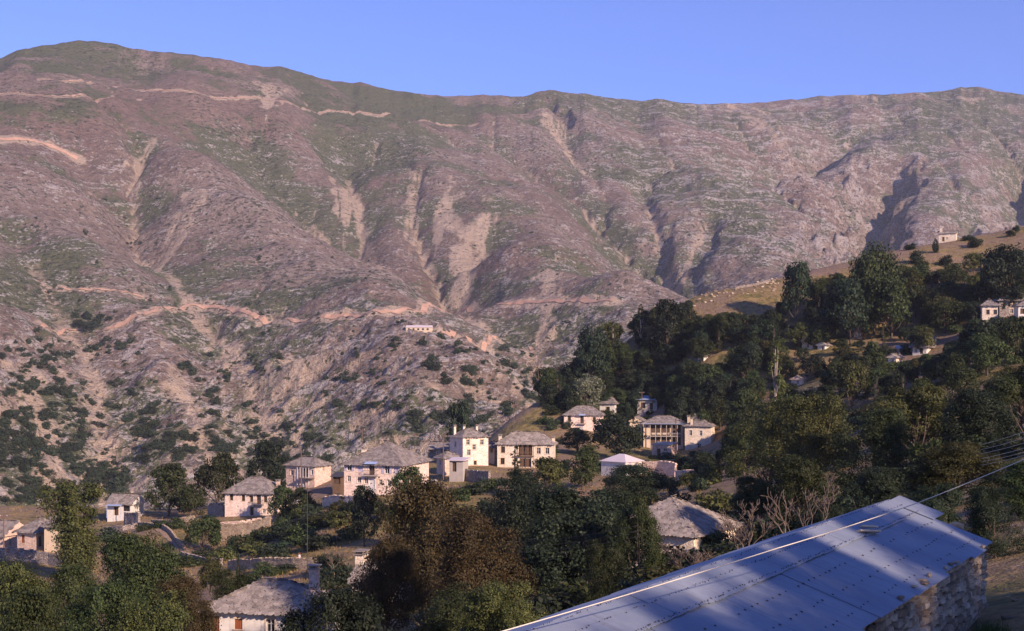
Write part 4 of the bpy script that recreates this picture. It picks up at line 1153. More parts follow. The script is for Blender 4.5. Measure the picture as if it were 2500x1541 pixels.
def crown_points(kind, seed):
    """lobes of a crown in a unit box: half width .5, height cb..1; returns centres and radii"""
    r = random.Random(seed); lobes = []
    if kind == 'round':
        cb = .16
        for i in range(17):
            a = r.uniform(0, 6.283); t = r.uniform(0, 1); zz_ = cb + .14 + (1-cb-.27)*t
            rr = .31*math.sqrt(max(0, 1-((t-.42)/.72)**2))*r.uniform(.55, 1.1)
            lobes.append((rr*math.cos(a), rr*math.sin(a), zz_, r.uniform(.13, .21)))
        lobes.append((0, 0, .84, .15)); lobes.append((0, 0, .55, .24))
    elif kind == 'broad':
        cb = .22
        for i in range(22):
            a = r.uniform(0, 6.283); t = r.uniform(0, 1)**.8; zz_ = cb + .1 + (1-cb-.24)*t
            rr = .36*math.sqrt(max(0.02, 1-((t-.35)/.75)**2))*r.uniform(.5, 1.12)
            lobes.append((rr*math.cos(a), rr*math.sin(a), zz_, r.uniform(.10, .18)))
        lobes.append((0.05, 0, .86, .13)); lobes.append((-.05, 0, .55, .22))
    elif kind == 'poplar':
        for i in range(22):
            t = i/21; a = r.uniform(0, 6.283)
            rr = (.20*math.sin(math.pi*min(1, .15+t*.8))+.03)*r.uniform(.4, 1.2)
            lobes.append((rr*math.cos(a), rr*math.sin(a), .12+.82*t, r.uniform(.08, .15)*(1.15-.6*t)))
    elif kind == 'fan':        # several leaning upright stems
        for s_ in range(13):
            a = r.uniform(0, 6.283); l = r.uniform(.1, .42)
            for i in range(7):
                t = .22 + .75*i/6
                lobes.append((l*t*math.cos(a)+r.uniform(-.03,.03), l*t*math.sin(a)+r.uniform(-.03,.03), t*r.uniform(.92, 1.03), r.uniform(.06, .11)*(1.2-.5*t)))
    elif kind == 'cone':
        for i in range(26):
            t = (i/25)**.8; a = r.uniform(0, 6.283); rr = .36*(1-t)*r.uniform(.6, 1.1)
            lobes.append((rr*math.cos(a), rr*math.sin(a), .1+.84*t, .05+.12*(1-t)))
    elif kind == 'willow':
        for i in range(24):
            a = r.uniform(0, 6.283); t = r.uniform(0, 1); rr = .37*r.uniform(.6, 1.05)*(1 if t < .6 else 1.3-t*.75)
            lobes.append((rr*math.cos(a), rr*math.sin(a), .18+.66*t, r.uniform(.11, .17)))
        lobes.append((0, 0, .86, .17)); lobes.append((0, 0, .5, .25))
    else:                      # bush
        for i in range(11):
            a = r.uniform(0, 6.283); t = r.random(); rr = .30*r.uniform(.2, 1.1)
            lobes.append((rr*math.cos(a), rr*math.sin(a), .12+.62*t*(1-rr), r.uniform(.16, .26)))
    return lobes

def crown_mesh(name, kind, n, leaf, seed, aspect=1.0, sub=26, tight=.30):
    """aspect: height / width of the finished tree, so that leaves and clumps keep their shape"""
    g = np.random.default_rng(seed)
    lobes = np.array(crown_points(kind, seed))
    w = lobes[:, 3]**2; w /= w.sum()
    P = []
    # clumps on the lobes' outer shells
    nc = len(lobes)*sub
    li = g.choice(len(lobes), nc, p=w)
    v = g.normal(size=(nc, 3)); v /= np.linalg.norm(v, axis=1)[:, None]
    out = lobes[li, :3] - np.array([0, 0, .5]); out[:, 2] *= .8
    out /= np.linalg.norm(out, axis=1)[:, None] + 1e-6
    v = v + out*.55 + np.array([0, 0, .15]); v /= np.linalg.norm(v, axis=1)[:, None]
    rad = lobes[li, 3]*g.uniform(.72, 1.10, nc)
    stray = g.random(nc) < .2
    rad = np.where(stray, rad*g.uniform(1.1, 1.5, nc), rad)
    cc = lobes[li, :3] + v*rad[:, None]*np.array([1, 1, 1/aspect if aspect > 1 else 1.0])
    ci = g.integers(0, nc, n)
    sig = lobes[li[ci], 3]*tight
    p = cc[ci] + g.normal(size=(n, 3))*sig[:, None]*np.array([1, 1, .62/max(aspect, .8)])
    if kind == 'willow': p[:, 2] -= np.abs(g.normal(size=n))*.05
    p[:, 2] = np.clip(p[:, 2], .03, 1.05)
    nv = v[ci]*1.1 + g.normal(size=(n, 3))*.55 + np.array([0, 0, .3])
    nv /= np.linalg.norm(nv, axis=1)[:, None]
    t1 = np.cross(nv, g.normal(size=(n, 3))); t1 /= np.linalg.norm(t1, axis=1)[:, None]
    t2 = np.cross(nv, t1)
    s = leaf*g.uniform(.6, 1.35, n)[:, None]
    zc = np.array([1, 1, 1/aspect])
    a_, b_ = t1*s*zc, t2*s*.62*zc
    bend = nv*s*.18*zc
    V = np.empty((n, 4, 3))
    V[:, 0] = p - a_ - bend; V[:, 1] = p - b_ + bend*.6; V[:, 2] = p + a_ - bend; V[:, 3] = p + b_ + bend*.6
    return mesh_np(name, V.reshape(-1, 3), np.arange(n*4).reshape(n, 4))

def trunk_mesh(name, kind, seed, aspect, tr=.022):
    r = random.Random(seed); mb = MB()
    lobes = crown_points(kind, seed)
    if kind == 'fan':
        for l in lobes[3::7]:
            mb.tube([(0, 0, -.06), (l[0]*.4, l[1]*.4, .25), (l[0], l[1], l[2]*.85)], [tr, tr*.7, tr*.25], 5)
        return mb.mesh(name, True)
    top = .62 if kind not in ('poplar', 'cone') else .93
    pts = [(0, 0, -.06)]; x = y = 0
    for i in range(1, 7):
        x += r.uniform(-.018, .018); y += r.uniform(-.018, .018); pts.append((x, y, top*i/6))
    mb.tube(pts, [tr*1.35, tr*1.05, tr*.9, tr*.8, tr*.65, tr*.45, tr*.25], 7)
    for l in lobes:
        if l[2] < .2: continue
        k = r.randint(1, 4); p0 = Vector(pts[k]); p2 = Vector(l[:3])
        if p2.z < p0.z: continue
        p1 = p0.lerp(p2, .5) + Vector((r.uniform(-.03, .03), r.uniform(-.03, .03), -.02/aspect))
        mb.tube([p0, p1, p2], [tr*.5, tr*.33, tr*.10], 5)
    return mb.mesh(name, True)

PROTO = {}
def proto(key, kind, n, leaf, seeds, aspect, sub=26, tight=.30, tr=.022):
    PROTO[key] = [(crown_mesh('crown', kind, n, leaf, s_, aspect, sub, tight), trunk_mesh('trunk', kind, s_, aspect, tr)) for s_ in seeds]
proto('mid_round', 'round', 5600, .024, (11, 12, 13, 14, 15), 1.0, 17, .25)
proto('mid_broad', 'broad', 5600, .024, (21, 22, 23, 24), .9, 16, .25)
proto('mid_poplar', 'poplar', 3600, .030, (31, 32), 2.6, 22, .34, .03)
proto('mid_cone', 'cone', 4200, .026, (41,), 1.7)
proto('willow', 'willow', 14000, .020, (51,), .9, 40, .4)
proto('fan', 'fan', 22000, .0145, (61,), 1.25, 20, .5, .012)
proto('near_broad', 'broad', 30000, .0105, (71, 72), .95, 26, .23)
proto('near_round', 'round', 28000, .0108, (75, 76), 1.0, 26, .23)
proto('near_walnut', 'broad', 36000, .0098, (79,), 1.0, 30, .27)
proto('bush', 'bush', 1500, .042, (81, 82, 83), .75)
proto('shrub', 'bush', 330, .085, (91, 92, 93, 94), .8, 10)
MATKEY = {}
def mesh_with(me, mat):
    k = (me.name, mat.name)
    if k not in MATKEY:
        if not me.materials: me.materials.append(mat); MATKEY[k] = me
        elif me.materials[0] == mat: MATKEY[k] = me
        else:
            c = me.copy(); c.materials.clear(); c.materials.append(mat); MATKEY[k] = c
    return MATKEY[k]
TREES = []
def put_tree(name, label, key, x, y, W, Hh, leaf, group=None, bark='bark', var=None, rz=None, sink=.3, cat='tree', trunk=True, z=None):
    g = random.Random(int(x*131+y*977))
    cm, tm = PROTO[key][(g.randrange(len(PROTO[key])) if var is None else var)]
    zz_ = tz(x, y) if z is None else z
    e = empty(name, (x, y, zz_ - sink), g.uniform(0, 6.28) if rz is None else rz)
    tag(e, label, cat, group)
    e.scale = (W, W, Hh + sink)
    for nm, me_, mt in (('crown', cm, leaf), ('trunk', tm, bark)):
        if nm == 'trunk' and not trunk: continue
        me2 = mesh_with(me_, M[mt])
        o = bpy.data.objects.new(nm if cat == 'tree' else ('foliage' if nm == 'crown' else 'stem'), me2)
        COL.objects.link(o); o.parent = e
    TREES.append((x, y, W))
    return e
def tree_px(name, label, key, px, top, half, d, leaf, **kw):
    """tree by photo column, crown top row, half width in photo pixels and distance"""
    g = ground(px, d)
    Hh = (HY-top)/FPX*d - g.z
    return put_tree(name, label, key, g.x, g.y, 2*half/FPX*d, max(Hh, 1.0), leaf, **kw)

# ---- trees that can be singled out
tree_px('walnut_tree', 'large rust-brown walnut tree in the bottom centre', 'near_walnut', 1040, 1185, 140, 112, 'leaf_brown', rz=.4)
tree_px('walnut_tree', 'second rust-brown walnut crown lower right of the large one', 'near_walnut', 1165, 1255, 130, 98, 'leaf_brown', rz=2.0)
tree_px('walnut_tree', 'low rust-brown walnut crown lower left of the large one', 'near_walnut', 945, 1320, 90, 106, 'leaf_brown', rz=4.0)
tree_px('broadleaf_tree', 'green undergrowth tree at the foot of the brown walnut trees', 'near_round', 1090, 1440, 115, 78, 'leaf', var=0)
tree_px('broadleaf_tree', 'big green tree between the brown tree and the slate barn', 'near_broad', 1395, 1195, 170, 118, 'leaf_dark', var=0)
tree_px('broadleaf_tree', 'dark green tree right behind the brown walnut tree', 'near_round', 1245, 1165, 118, 150, 'leaf_dark', var=0)
tree_px('broadleaf_tree', 'low green tree at the bottom edge touching the metal shed roof', 'near_broad', 1230, 1420, 110, 70, 'leaf_olive', var=1)
tree_px('broadleaf_tree', 'broad black-green tree in front of the pink hipped shed', 'near_round', 1555, 1140, 105, 205, 'leaf_dark', var=1)
tree_px('broadleaf_tree', 'slender green tree in front of the slate barn roof', 'near_broad', 1562, 1215, 60, 110, 'leaf', var=0)
tree_px('broadleaf_tree', 'small green tree at the foot of the slate barn', 'near_round', 1462, 1330, 62, 88, 'leaf', var=0)
tree_px('broadleaf_tree', 'very dark leafy tree at the bottom edge over the sagging slate roof', 'near_broad', 815, 1436, 150, 66, 'leaf_dark', var=1)  # dark leaf colour carries the shade this tree stands in
tree_px('broadleaf_tree', 'bushy green tree in the bottom left, below the leaning poplar', 'near_broad', 330, 1308, 130, 100, 'leaf', var=0)
tree_px('broadleaf_tree', 'green tree at the bottom edge between the brownish tree and the left trees', 'near_broad', 260, 1420, 120, 76, 'leaf', var=1)
tree_px('broadleaf_tree', 'low olive tree at the bottom edge under the brownish tree', 'near_round', 400, 1455, 110, 74, 'leaf_olive', var=0)
tree_px('broadleaf_tree', 'dark low tree at the bottom left corner', 'near_round', 90, 1460, 120, 68, 'leaf', var=1)
tree_px('broadleaf_tree', 'green tree at the left edge of the bottom', 'near_broad', 25, 1372, 110, 84, 'leaf_olive', var=1)
tree_px('broadleaf_tree', 'dark green tree between the two bottom-left trees', 'near_round', 165, 1390, 95, 90, 'leaf', var=1)
tree_px('broadleaf_tree', 'brownish tree left of the whitewashed house', 'near_walnut', 450, 1418, 85, 92, 'leaf_brown')
tree_px('broadleaf_tree', 'green shrubby tree left of the dry stone wall', 'near_round', 560, 1392, 68, 128, 'leaf', var=0)
tree_px('cypress', 'small dark cypress left of the dry stone wall', 'mid_cone', 582, 1346, 13, 150, 'leaf_dark')
tree_px('broadleaf_tree', 'thin greyish tree on the path below the left terrace', 'mid_round', 512, 1355, 32, 180, 'leaf_olive')
tree_px('poplar_tree', 'many-stemmed leaning poplar in front of the left cottages', 'fan', 195, 1178, 105, 225, 'leaf_olive', bark='bark_pale', rz=1.0)
tree_px('broadleaf_tree', 'dark round tree right of the white cottage with blue awning', 'mid_round', 411, 1138, 56, 338, 'leaf')
tree_px('broadleaf_tree', 'smaller dark tree on the grassy knoll by the white cottage', 'mid_round', 465, 1186, 40, 330, 'leaf')
tree_px('broadleaf_tree', 'dark tree behind and left of the balcony terrace house', 'mid_broad', 533, 1107, 58, 342, 'leaf')
tree_px('broadleaf_tree', 'tall dark tree behind the pointed slate roof', 'mid_round', 655, 1082, 55, 360, 'leaf_dark')
tree_px('broadleaf_tree', 'round clipped tree at the right corner of the balcony terrace house', 'mid_round', 689, 1182, 34, 290, 'leaf', trunk=False)
tree_px('broadleaf_tree', 'round dark bush-like tree below the left terrace', 'mid_broad', 495, 1258, 46, 274, 'leaf')
tree_px('broadleaf_tree', 'dark tree on the slope below the two wooden poles', 'mid_round', 738, 1195, 32, 285, 'leaf', trunk=False)
tree_px('broadleaf_tree', 'dark bush-like tree under the large pink house', 'mid_round', 890, 1195, 40, 232, 'leaf_dark')
tree_px('broadleaf_tree', 'green tree against the right corner of the large pink house', 'mid_round', 993, 1150, 50, 225, 'leaf')
tree_px('pine_tree', 'dark flat-topped pine behind the tall narrow house', 'mid_broad', 1122, 985, 36, 390, 'leaf_dark')
tree_px('broadleaf_tree', 'green tree hiding the front of the cream veranda house', 'mid_poplar', 1258, 1086, 24, 300, 'leaf')
tree_px('broadleaf_tree', 'loose tree on the slope below the cream veranda house', 'mid_broad', 1330, 1120, 55, 260, 'leaf_olive')
tree_px('broadleaf_tree', 'broad dark tree between the pink house and the long balcony house', 'mid_broad', 1505, 1012, 62, 360, 'leaf_dark', var=1)
tree_px('broadleaf_tree', 'dark tree under the pink house with dark windows', 'mid_round', 1410, 1048, 42, 370, 'leaf_dark')
tree_px('broadleaf_tree', 'dark tree left of the pale pink hipped shed', 'mid_round', 1420, 1100, 50, 270, 'leaf')
tree_px('white_poplar', 'pale grey-green tree above the pink stone house', 'mid_round', 1432, 916, 38, 432, 'leaf_pale', var=2)
tree_px('poplar_tree', 'dark poplar with rounded head at the left skyline of the wood', 'mid_poplar', 1565, 738, 26, 470, 'leaf_dark', bark='bark_pale')
tree_px('poplar_tree', 'thin small poplar left of the round skyline tree', 'mid_poplar', 1496, 782, 13, 470, 'leaf', bark='bark_pale')
tree_px('broadleaf_tree', 'round dark tree on the skyline right of the poplar head', 'mid_round', 1632, 738, 44, 462, 'leaf_dark')
tree_px('broadleaf_tree', 'second round dark skyline tree right of the poplar head', 'mid_round', 1676, 738, 26, 468, 'leaf_dark')
tree_px('broadleaf_tree', 'leftmost big tree at the edge of the hillside wood', 'mid_round', 1440, 795, 50, 455, 'leaf_dark')
tree_px('willow_tree', 'huge rounded willow-like tree in front of the grassy hilltop', 'willow', 2134, 602, 66, 440, 'leaf')
tree_px('broadleaf_tree', 'broad low tree spreading below the willow-like tree', 'mid_broad', 2075, 690, 62, 430, 'leaf_dark')
tree_px('broadleaf_tree', 'broad low tree at the right foot of the willow-like tree', 'mid_broad', 2175, 688, 60, 432, 'leaf')
tree_px('broadleaf_tree', 'tall ragged tree standing before the grassy slope left of the willow-like tree', 'mid_broad', 1945, 648, 44, 452, 'leaf_dark', var=2)
tree_px('broadleaf_tree', 'broad dark tree on the hillside at the right edge', 'mid_broad', 2450, 598, 66, 430, 'leaf_dark')
tree_px('broadleaf_tree', 'small tree on the open grass below the chapel', 'bush', 2384, 574, 20, thit(2384, 606), 'leaf_dark')
tree_px('broadleaf_tree', 'small tree on the skyline right of the chapel', 'mid_round', 2466, 562, 13, thit(2466, 580), 'leaf_dark')
tree_px('broadleaf_tree', 'bushy tree at the far right skyline', 'mid_round', 2482, 551, 11, thit(2482, 568), 'leaf_dark')
tree_px('broadleaf_tree', 'lone tree on the grass left of the chapel slope', 'bush', 2240, 606, 21, thit(2240, 645), 'leaf_dark')
tree_px('broadleaf_tree', 'dark bush-like tree in the middle of the grassy hilltop', 'bush', 2312, 618, 17, thit(2312, 648), 'leaf_dark')
tree_px('bush', 'dark bush against the left wall of the chapel', 'bush', 2284, 572, 7, thit(2284, 594), 'leaf_dark', cat='bush')
tree_px('bush', 'wide dark bush right of the chapel', 'bush', 2366, 570, 15, thit(2366, 588), 'leaf_dark', cat='bush')
tree_px('bush', 'low bush on the slope left of the chapel', 'bush', 2226, 592, 16, thit(2226, 610), 'leaf_dark', cat='bush')
tree_px('poplar_tree', 'tall pale-stemmed poplar in the middle of the wood', 'mid_poplar', 1895, 826, 38, 300, 'leaf_lime', bark='bark_pale')
tree_px('conifer', 'dark conifer below the long grey house', 'mid_cone', 2378, 745, 34, 385, 'leaf_dark')
# near right wall of trees
for px_, top_, half_, d_, lf, ky, lb in (
 (1880, 985, 105, 190, 'leaf_olive', 'near_round', 'tall olive-green tree right of the corner block'),
 (1815, 1030, 62, 225, 'leaf', 'near_broad', 'dark green tree touching the orange-lit corner block'),
 (1990, 965, 115, 165, 'leaf_olive', 'near_broad', 'olive-green tree in the middle of the right-hand trees'),
 (2130, 1010, 105, 138, 'leaf', 'near_round', 'dark tree behind the far gable of the metal shed'),
 (2240, 945, 130, 150, 'leaf_olive', 'near_broad', 'broad olive tree high above the metal shed'),
 (2400, 960, 110, 130, 'leaf_dark', 'near_round', 'bluish dark tree at the right side'),
 (2500, 890, 100, 150, 'leaf', 'near_broad', 'green tree cut off by the right edge'),
 (2340, 1080, 120, 92, 'leaf_olive', 'near_broad', 'loose olive tree right above the shed gable'),
 (2490, 1130, 105, 74, 'leaf', 'near_round', 'dark tree at the right edge where the cable leaves'),
 (1960, 1120, 95, 118, 'leaf', 'near_round', 'dark green tree above the bare branches'),
 (1835, 1165, 62, 170, 'leaf', 'near_broad', 'green tree right of the slate barn roof'),
 (2120, 1150, 95, 92, 'leaf_dark', 'near_round', 'shaded tree directly behind the metal ridge'),
 (2290, 1185, 90, 66, 'leaf_dark', 'near_broad', 'black-green tree behind the shed eave corner'),
 (2430, 1200, 80, 60, 'leaf_dark', 'near_round', 'black-green tree above the stony path'),
 (2010, 1230, 62, 84, 'leaf_dark', 'near_broad', 'low dark tree behind the dead trunks')):
    tree_px('broadleaf_tree', lb, ky, px_, top_, half_, d_, lf)

# ---- the wood on the hillside: trees nothing tells apart
KEEP += [(2290, 2352, 555, 592, 519), (1690, 1890, 690, 760, 480), (2200, 2420, 585, 640, 470), (2000, 2080, 640, 672, 470)]
rs = random.Random(5)
def blocked(px, gy, top, half, d):
    for x0, x1, y0, y1, kd in KEEP:
        if d < kd and px+half*.8 > x0 and px-half*.8 < x1 and top < y1 and gy > y0: return True
    return False
wood = 0
SUNNY = [at(px_, py_, d_) for px_, py_, d_ in ((1690,1060,398),(1720,1060,400),(1620,1050,402),(1580,1045,404),(1425,1035,420),(1280,1110,335),(1160,1100,332),(920,1160,275),(610,1230,300),(1520,1138,288),(2415,757,400),(2262,853,405),(2320,580,520),(1715,882,440),(2470,745,410))]
def shades(x, y, top, W):
    hx, hy = math.sin(R(SUN_AZ)), -math.cos(R(SUN_AZ))
    for T in SUNNY:
        al = (x-T.x)*hx + (y-T.y)*hy; pe = abs((x-T.x)*hy - (y-T.y)*hx)
        if 2 < al < 90 and pe < W/2+5 and top > T.z - 1.5 + al*math.tan(R(SUN_EL)): return True
    return False
for px_, d_, Hh, W in ((1500,452,6,7),(1530,456,7,7),(1560,457,7,7),(1588,455,6.5,7),(1616,452,6,6.5),(1640,446,5.5,6.5),(1662,442,5.5,6),(1545,452,5,5),(1480,456,7,7),(1628,458,7,7),(1575,464,7,7),(1650,455,6,7),(1526,440,5,6),(1540,444,5,6),(1442,442,5.5,6),(1425,444,5,6),(1400,446,5,6),(1380,446,4.5,6),(1625,440,5,6)):
    g = ground(px_, d_)
    put_tree('broadleaf_tree', 'dark green tree on the steep bank above the pink stone house', 'mid_round', g.x, g.y, W, Hh, 'leaf_dark', group='trees on the bank above the pink house')
for it in range(14000):
    if it < 2500: zone = (1320, 1770, 418, 479) if it % 3 else (1690, 1900, 415, 476)
    elif it < 3600: zone = (1660, 1830, 280, 420)
    elif it < 5000: zone = (1900, 2480, 295, 400)
    elif it < 7000: zone = (1980, 2560, 430, 488)
    elif it < 12000: zone = (1680, 2560, 385, 478)
    else: zone = (1300, 2560, 225, 400)
    if (it < 2500 and wood >= 125) or (it < 3600 and wood >= 145) or (it < 5000 and wood >= 190) or (it < 7000 and wood >= 240) or (it < 12000 and wood >= 295): continue
    px_, d = rs.uniform(zone[0], zone[1]), rs.uniform(zone[2], zone[3])
    g = ground(px_, d)
    gy = HY - FPX*g.z/d
    if px_ > 1690 and gy < np.interp(px_, [1690,1900,2000,2100,2200,2300,2400,2560], [750,745,715,700,690,676,662,650]): continue
    if px_ < 1330 + max(0, (gy-960))*1.2 and gy > 1010: continue
    if px_ < 1700 and d < 405 and gy > 1000: continue
    Hh = rs.uniform(5.5, 10.5); W = Hh*rs.uniform(.75, 1.15)
    if gy - Hh/d*FPX < np.interp(px_, [1300,1400,1500,1600,1700,1900,2100,2300,2640], [930,830,775,745,728,700,650,622,605]): continue
    half = W/2/d*FPX; top = gy - Hh/d*FPX
    if blocked(px_, gy, top, half, d):
        Hh *= .5; W *= .55; half *= .55; top = gy - Hh/d*FPX
        if blocked(px_, gy, top, half, d): continue
    if shades(g.x, g.y, g.z+Hh, W): continue
    if any((g.x-tx)**2 + (g.y-ty)**2 < (.25*(W+tw))**2 for tx, ty, tw in TREES): continue
    ky = rs.choice(['mid_round', 'mid_round', 'mid_broad', 'mid_broad', 'mid_round', 'mid_poplar'] if rs.random() < .5 else ['mid_round', 'mid_broad'])
    if ky == 'mid_poplar': W *= .45; Hh *= 1.1
    lf = rs.choice(['leaf', 'leaf_dark', 'leaf', 'leaf_olive', 'leaf_dark'])
    put_tree({'mid_poplar': 'slender_tree', 'mid_broad': 'spreading_tree'}.get(ky, 'broadleaf_tree'), {'leaf': 'green', 'leaf_dark': 'dark green', 'leaf_olive': 'olive-tinged'}[lf] + (' slim tree' if ky == 'mid_poplar' else ' broad tree' if ky == 'mid_broad' else ' round-headed tree') + ' in the dense wood covering the right-hand hillside', ky, g.x, g.y, W, Hh, lf, group='trees of the hillside wood')
    wood += 1
    if wood >= 320: break
print('wood trees', wood)
# undergrowth between them
nb = 0
for it in range(6000):
    d = rs.uniform(62, 470); px_ = rs.uniform(1320, 2620)
    if nb < 110: d = rs.uniform(415, 474); px_ = rs.uniform(1330, 1780)
    g = ground(px_, d); gy = HY - FPX*g.z/d
    if gy < 775 and px_ > 1690 and rs.random() < .96: continue
    if px_ < 1740 and 160 < d < 405 and gy > 1000 and rs.random() < .5: continue
    if px_ < 1720 and d < 160: continue
    Hh = rs.uniform(1.6, 3.8); W = Hh*rs.uniform(1.1, 1.7)
    if d < 110: Hh *= .7; W *= .7
    if blocked(px_, gy, gy - Hh/d*FPX, W/2/d*FPX, d): continue
    if g.x > 0 and math.hypot(g.x-9, g.y-34) < 18: continue
    put_tree('undergrowth_bush', 'dark bush filling the ground between the hillside trees', 'bush', g.x, g.y, W, Hh, rs.choice(['leaf_bush', 'leaf_dark', 'leaf']), group='bushes under the hillside wood', cat='bush', trunk=False)
    nb += 1
    if nb >= 290: break
# bushes and hedges on the left terraces and slopes
for px_, d, W, Hh in ((720,287,4,3),(400,300,4,2),(430,296,4,2.5),(350,300,4,2),(520,290,5,2.5),(500,262,5,2),(460,250,6,2.5),(420,255,5,2),(540,250,5,3),(300,285,6,2.5),(260,290,6,3),(330,275,5,2),(620,250,6,2.5),(660,235,6,3),(780,236,6,3),(830,250,6,3.5),(850,240,5,3),(760,300,4,2.5),(800,300,4,2),(700,295,4,2.5),(820,288,4,2),(1000,250,6,4),(960,250,5,3),(920,256,5,3),(740,280,4,3),(760,272,6,2.5),(700,268,5,3),(730,262,5,2),(780,262,7,2),(800,255,7,2),(755,255,6,2),(690,255,5,4),(715,250,5,3),(735,245,6,4),(680,240,6,3),
 (800,240,4,2),(580,272,4,3),(600,268,4,3),(620,270,4,3),(640,268,4,3.5),(660,266,4,3),(560,262,4,2),(650,258,5,2),(600,256,4,2),(360,262,5,2.5),(380,258,4,1.6),(845,268,3,2),(870,258,5,3),(830,262,4,3),
 (1060,255,4,2.5),(1090,262,5,2.5),(1130,262,5,3),(1040,262,3,4),(1160,270,5,3),(1190,275,5,3),(1180,240,6,4),(1130,235,6,4),(1220,285,4,2),(1290,300,4,2.5),(1340,320,4,2.5),(1380,330,5,3),(1360,300,5,3),(1460,330,5,3),(1440,380,4,2.5),
 (1600,270,4,2),(1640,262,5,2.5),(1680,258,4,2.5),(1700,268,4,3),(1625,380,6,2),(1600,378,4,1.5),(1660,300,5,4),(1690,292,4,3),(640,215,4,2),(670,212,3,1.6),(700,214,4,1.5),(790,205,5,3.5),(810,200,5,4),(830,190,5,3),(780,185,4,2.5),(600,190,4,2.5),(620,180,4,3),
 (1240,215,6,3.5),(1300,230,6,4),(1350,235,6,4),(1200,205,6,4),(1270,190,6,4),(1480,225,6,4),(1440,215,6,4),(1380,200,6,4),(1640,195,5,3),(1720,230,6,4),(1740,190,6,3.5),(1300,150,6,4),(1480,165,6,4),(1250,120,6,3),(1350,105,6,3),(1500,120,5,3),(1420,95,5,3),(1300,88,5,3),(1560,100,5,2.5),(1640,95,5,2.5),(1640,128,6,4),(1690,124,6,4),(1730,126,6,3.5),(1600,126,6,4),(1775,120,6,3.5),(1540,126,5,3),(2130,392,5,3),(2150,388,5,3),(2170,384,5,2.6),(2190,380,5,2.4),(2215,378,5,2.2),(2245,376,5,2.2),(2275,378,5,2.4),(2305,384,5,3),(2325,390,5,3.5),(2345,392,5,3.5),(2140,372,5,3),(2175,366,5,3),(2210,360,5,3),(2250,358,5,3),(2290,360,5,3),(2330,366,5,3),(2360,378,5,3)):
    g = ground(px_, d)
    put_tree('bush', 'green bush on the terraces and slopes between the houses', 'bush', g.x, g.y, W, Hh, rs.choice(['leaf', 'leaf_bush', 'leaf_dark', 'leaf_olive']), group='bushes on the village terraces', cat='bush', trunk=False)
# tall trees beside the viewpoint, out of frame, that shade the shed
for x, y, W, Hh in ((25, 3, 8, 17), (28.5, 9.5, 7, 18), (31.5, 16, 8, 18), (34, 22.5, 7, 17), (29, -6, 8, 20), (33.5, 0, 7, 21), (37.5, 7, 8, 21), (21.5, -4, 7, 15)):
    put_tree('broadleaf_tree', 'tall tree beside the shed, right of the view', 'near_broad', x, y, W, Hh, 'leaf', group='trees right of the view')

# ---- bare trees
def bare_tree(label, px, top, d, spread, seed, r0=.16, lean=0.0, dmat='dead', depth=5):
    r = random.Random(seed); g = ground(px, d); Hh = (HY-top)/FPX*d - g.z
    root = empty('bare_tree', (g.x, g.y, g.z-.3)); tag(root, label, 'tree', 'leafless trees')
    tr, br = MB(), MB()
    def grow(mb, p, dr, L, rad, lv):
        pts = [p]; q = p.copy(); v = dr.copy(); n = 4
        for i in range(n):
            v = (v + Vector((r.uniform(-.3, .3), r.uniform(-.3, .3), r.uniform(-.12, .25)))).normalized()
            q = q + v*L/n; pts.append(q.copy())
        mb.tube(pts, [max(.014, rad*(1-.55*i/n)) for i in range(n+1)], 5 if rad > .05 else 4)
        if lv <= 0: return
        for k in range(r.randint(2, 4)):
            t = r.randint(2, n); a = r.uniform(0, 6.28); s_ = r.uniform(.5, 1.1)*spread
            nv = (v + Vector((math.cos(a)*s_, math.sin(a)*s_, r.uniform(-.2, .5)))).normalized()
            grow(br, pts[t], nv, L*r.uniform(.5, .8), rad*.5, lv-1)
    grow(tr, Vector((0, 0, 0)), Vector((lean, 0, 1)).normalized(), Hh*.45, r0, depth)
    tr.build('trunk', M[dmat], root, True); br.build('branches', M[dmat], root, True)
bare_tree('tangled bare tree left of the shed ridge, against the slate barn', 1836, 1205, 78, 1.0, 3, .13, .1)
bare_tree('forked dead trunk behind the metal ridge', 1918, 1150, 70, .8, 8, .17, -.1, depth=4)
bare_tree('thin bare tree right of the forked dead trunk', 2010, 1170, 72, .8, 12, .10, .1)
bare_tree('spiky dead bush before the slate barn wall', 1690, 1290, 84, 1.1, 17, .09, -.2)
bare_tree('broken dead branches low behind the shed ridge', 1770, 1300, 66, 1.2, 23, .09, .3, depth=4)
bare_tree('bare grey tree on the slope above the sagging slate roof', 815, 1325, 196, .9, 29, .13, .1)
bare_tree('bare reddish tree at the left edge of the hillside wood', 1328, 858, 445, .7, 31, .2, .0)
bare_tree('bare-armed trunk behind the long balcony house', 1650, 962, 425, .6, 37, .35, .05, 'bark_pale', depth=2)

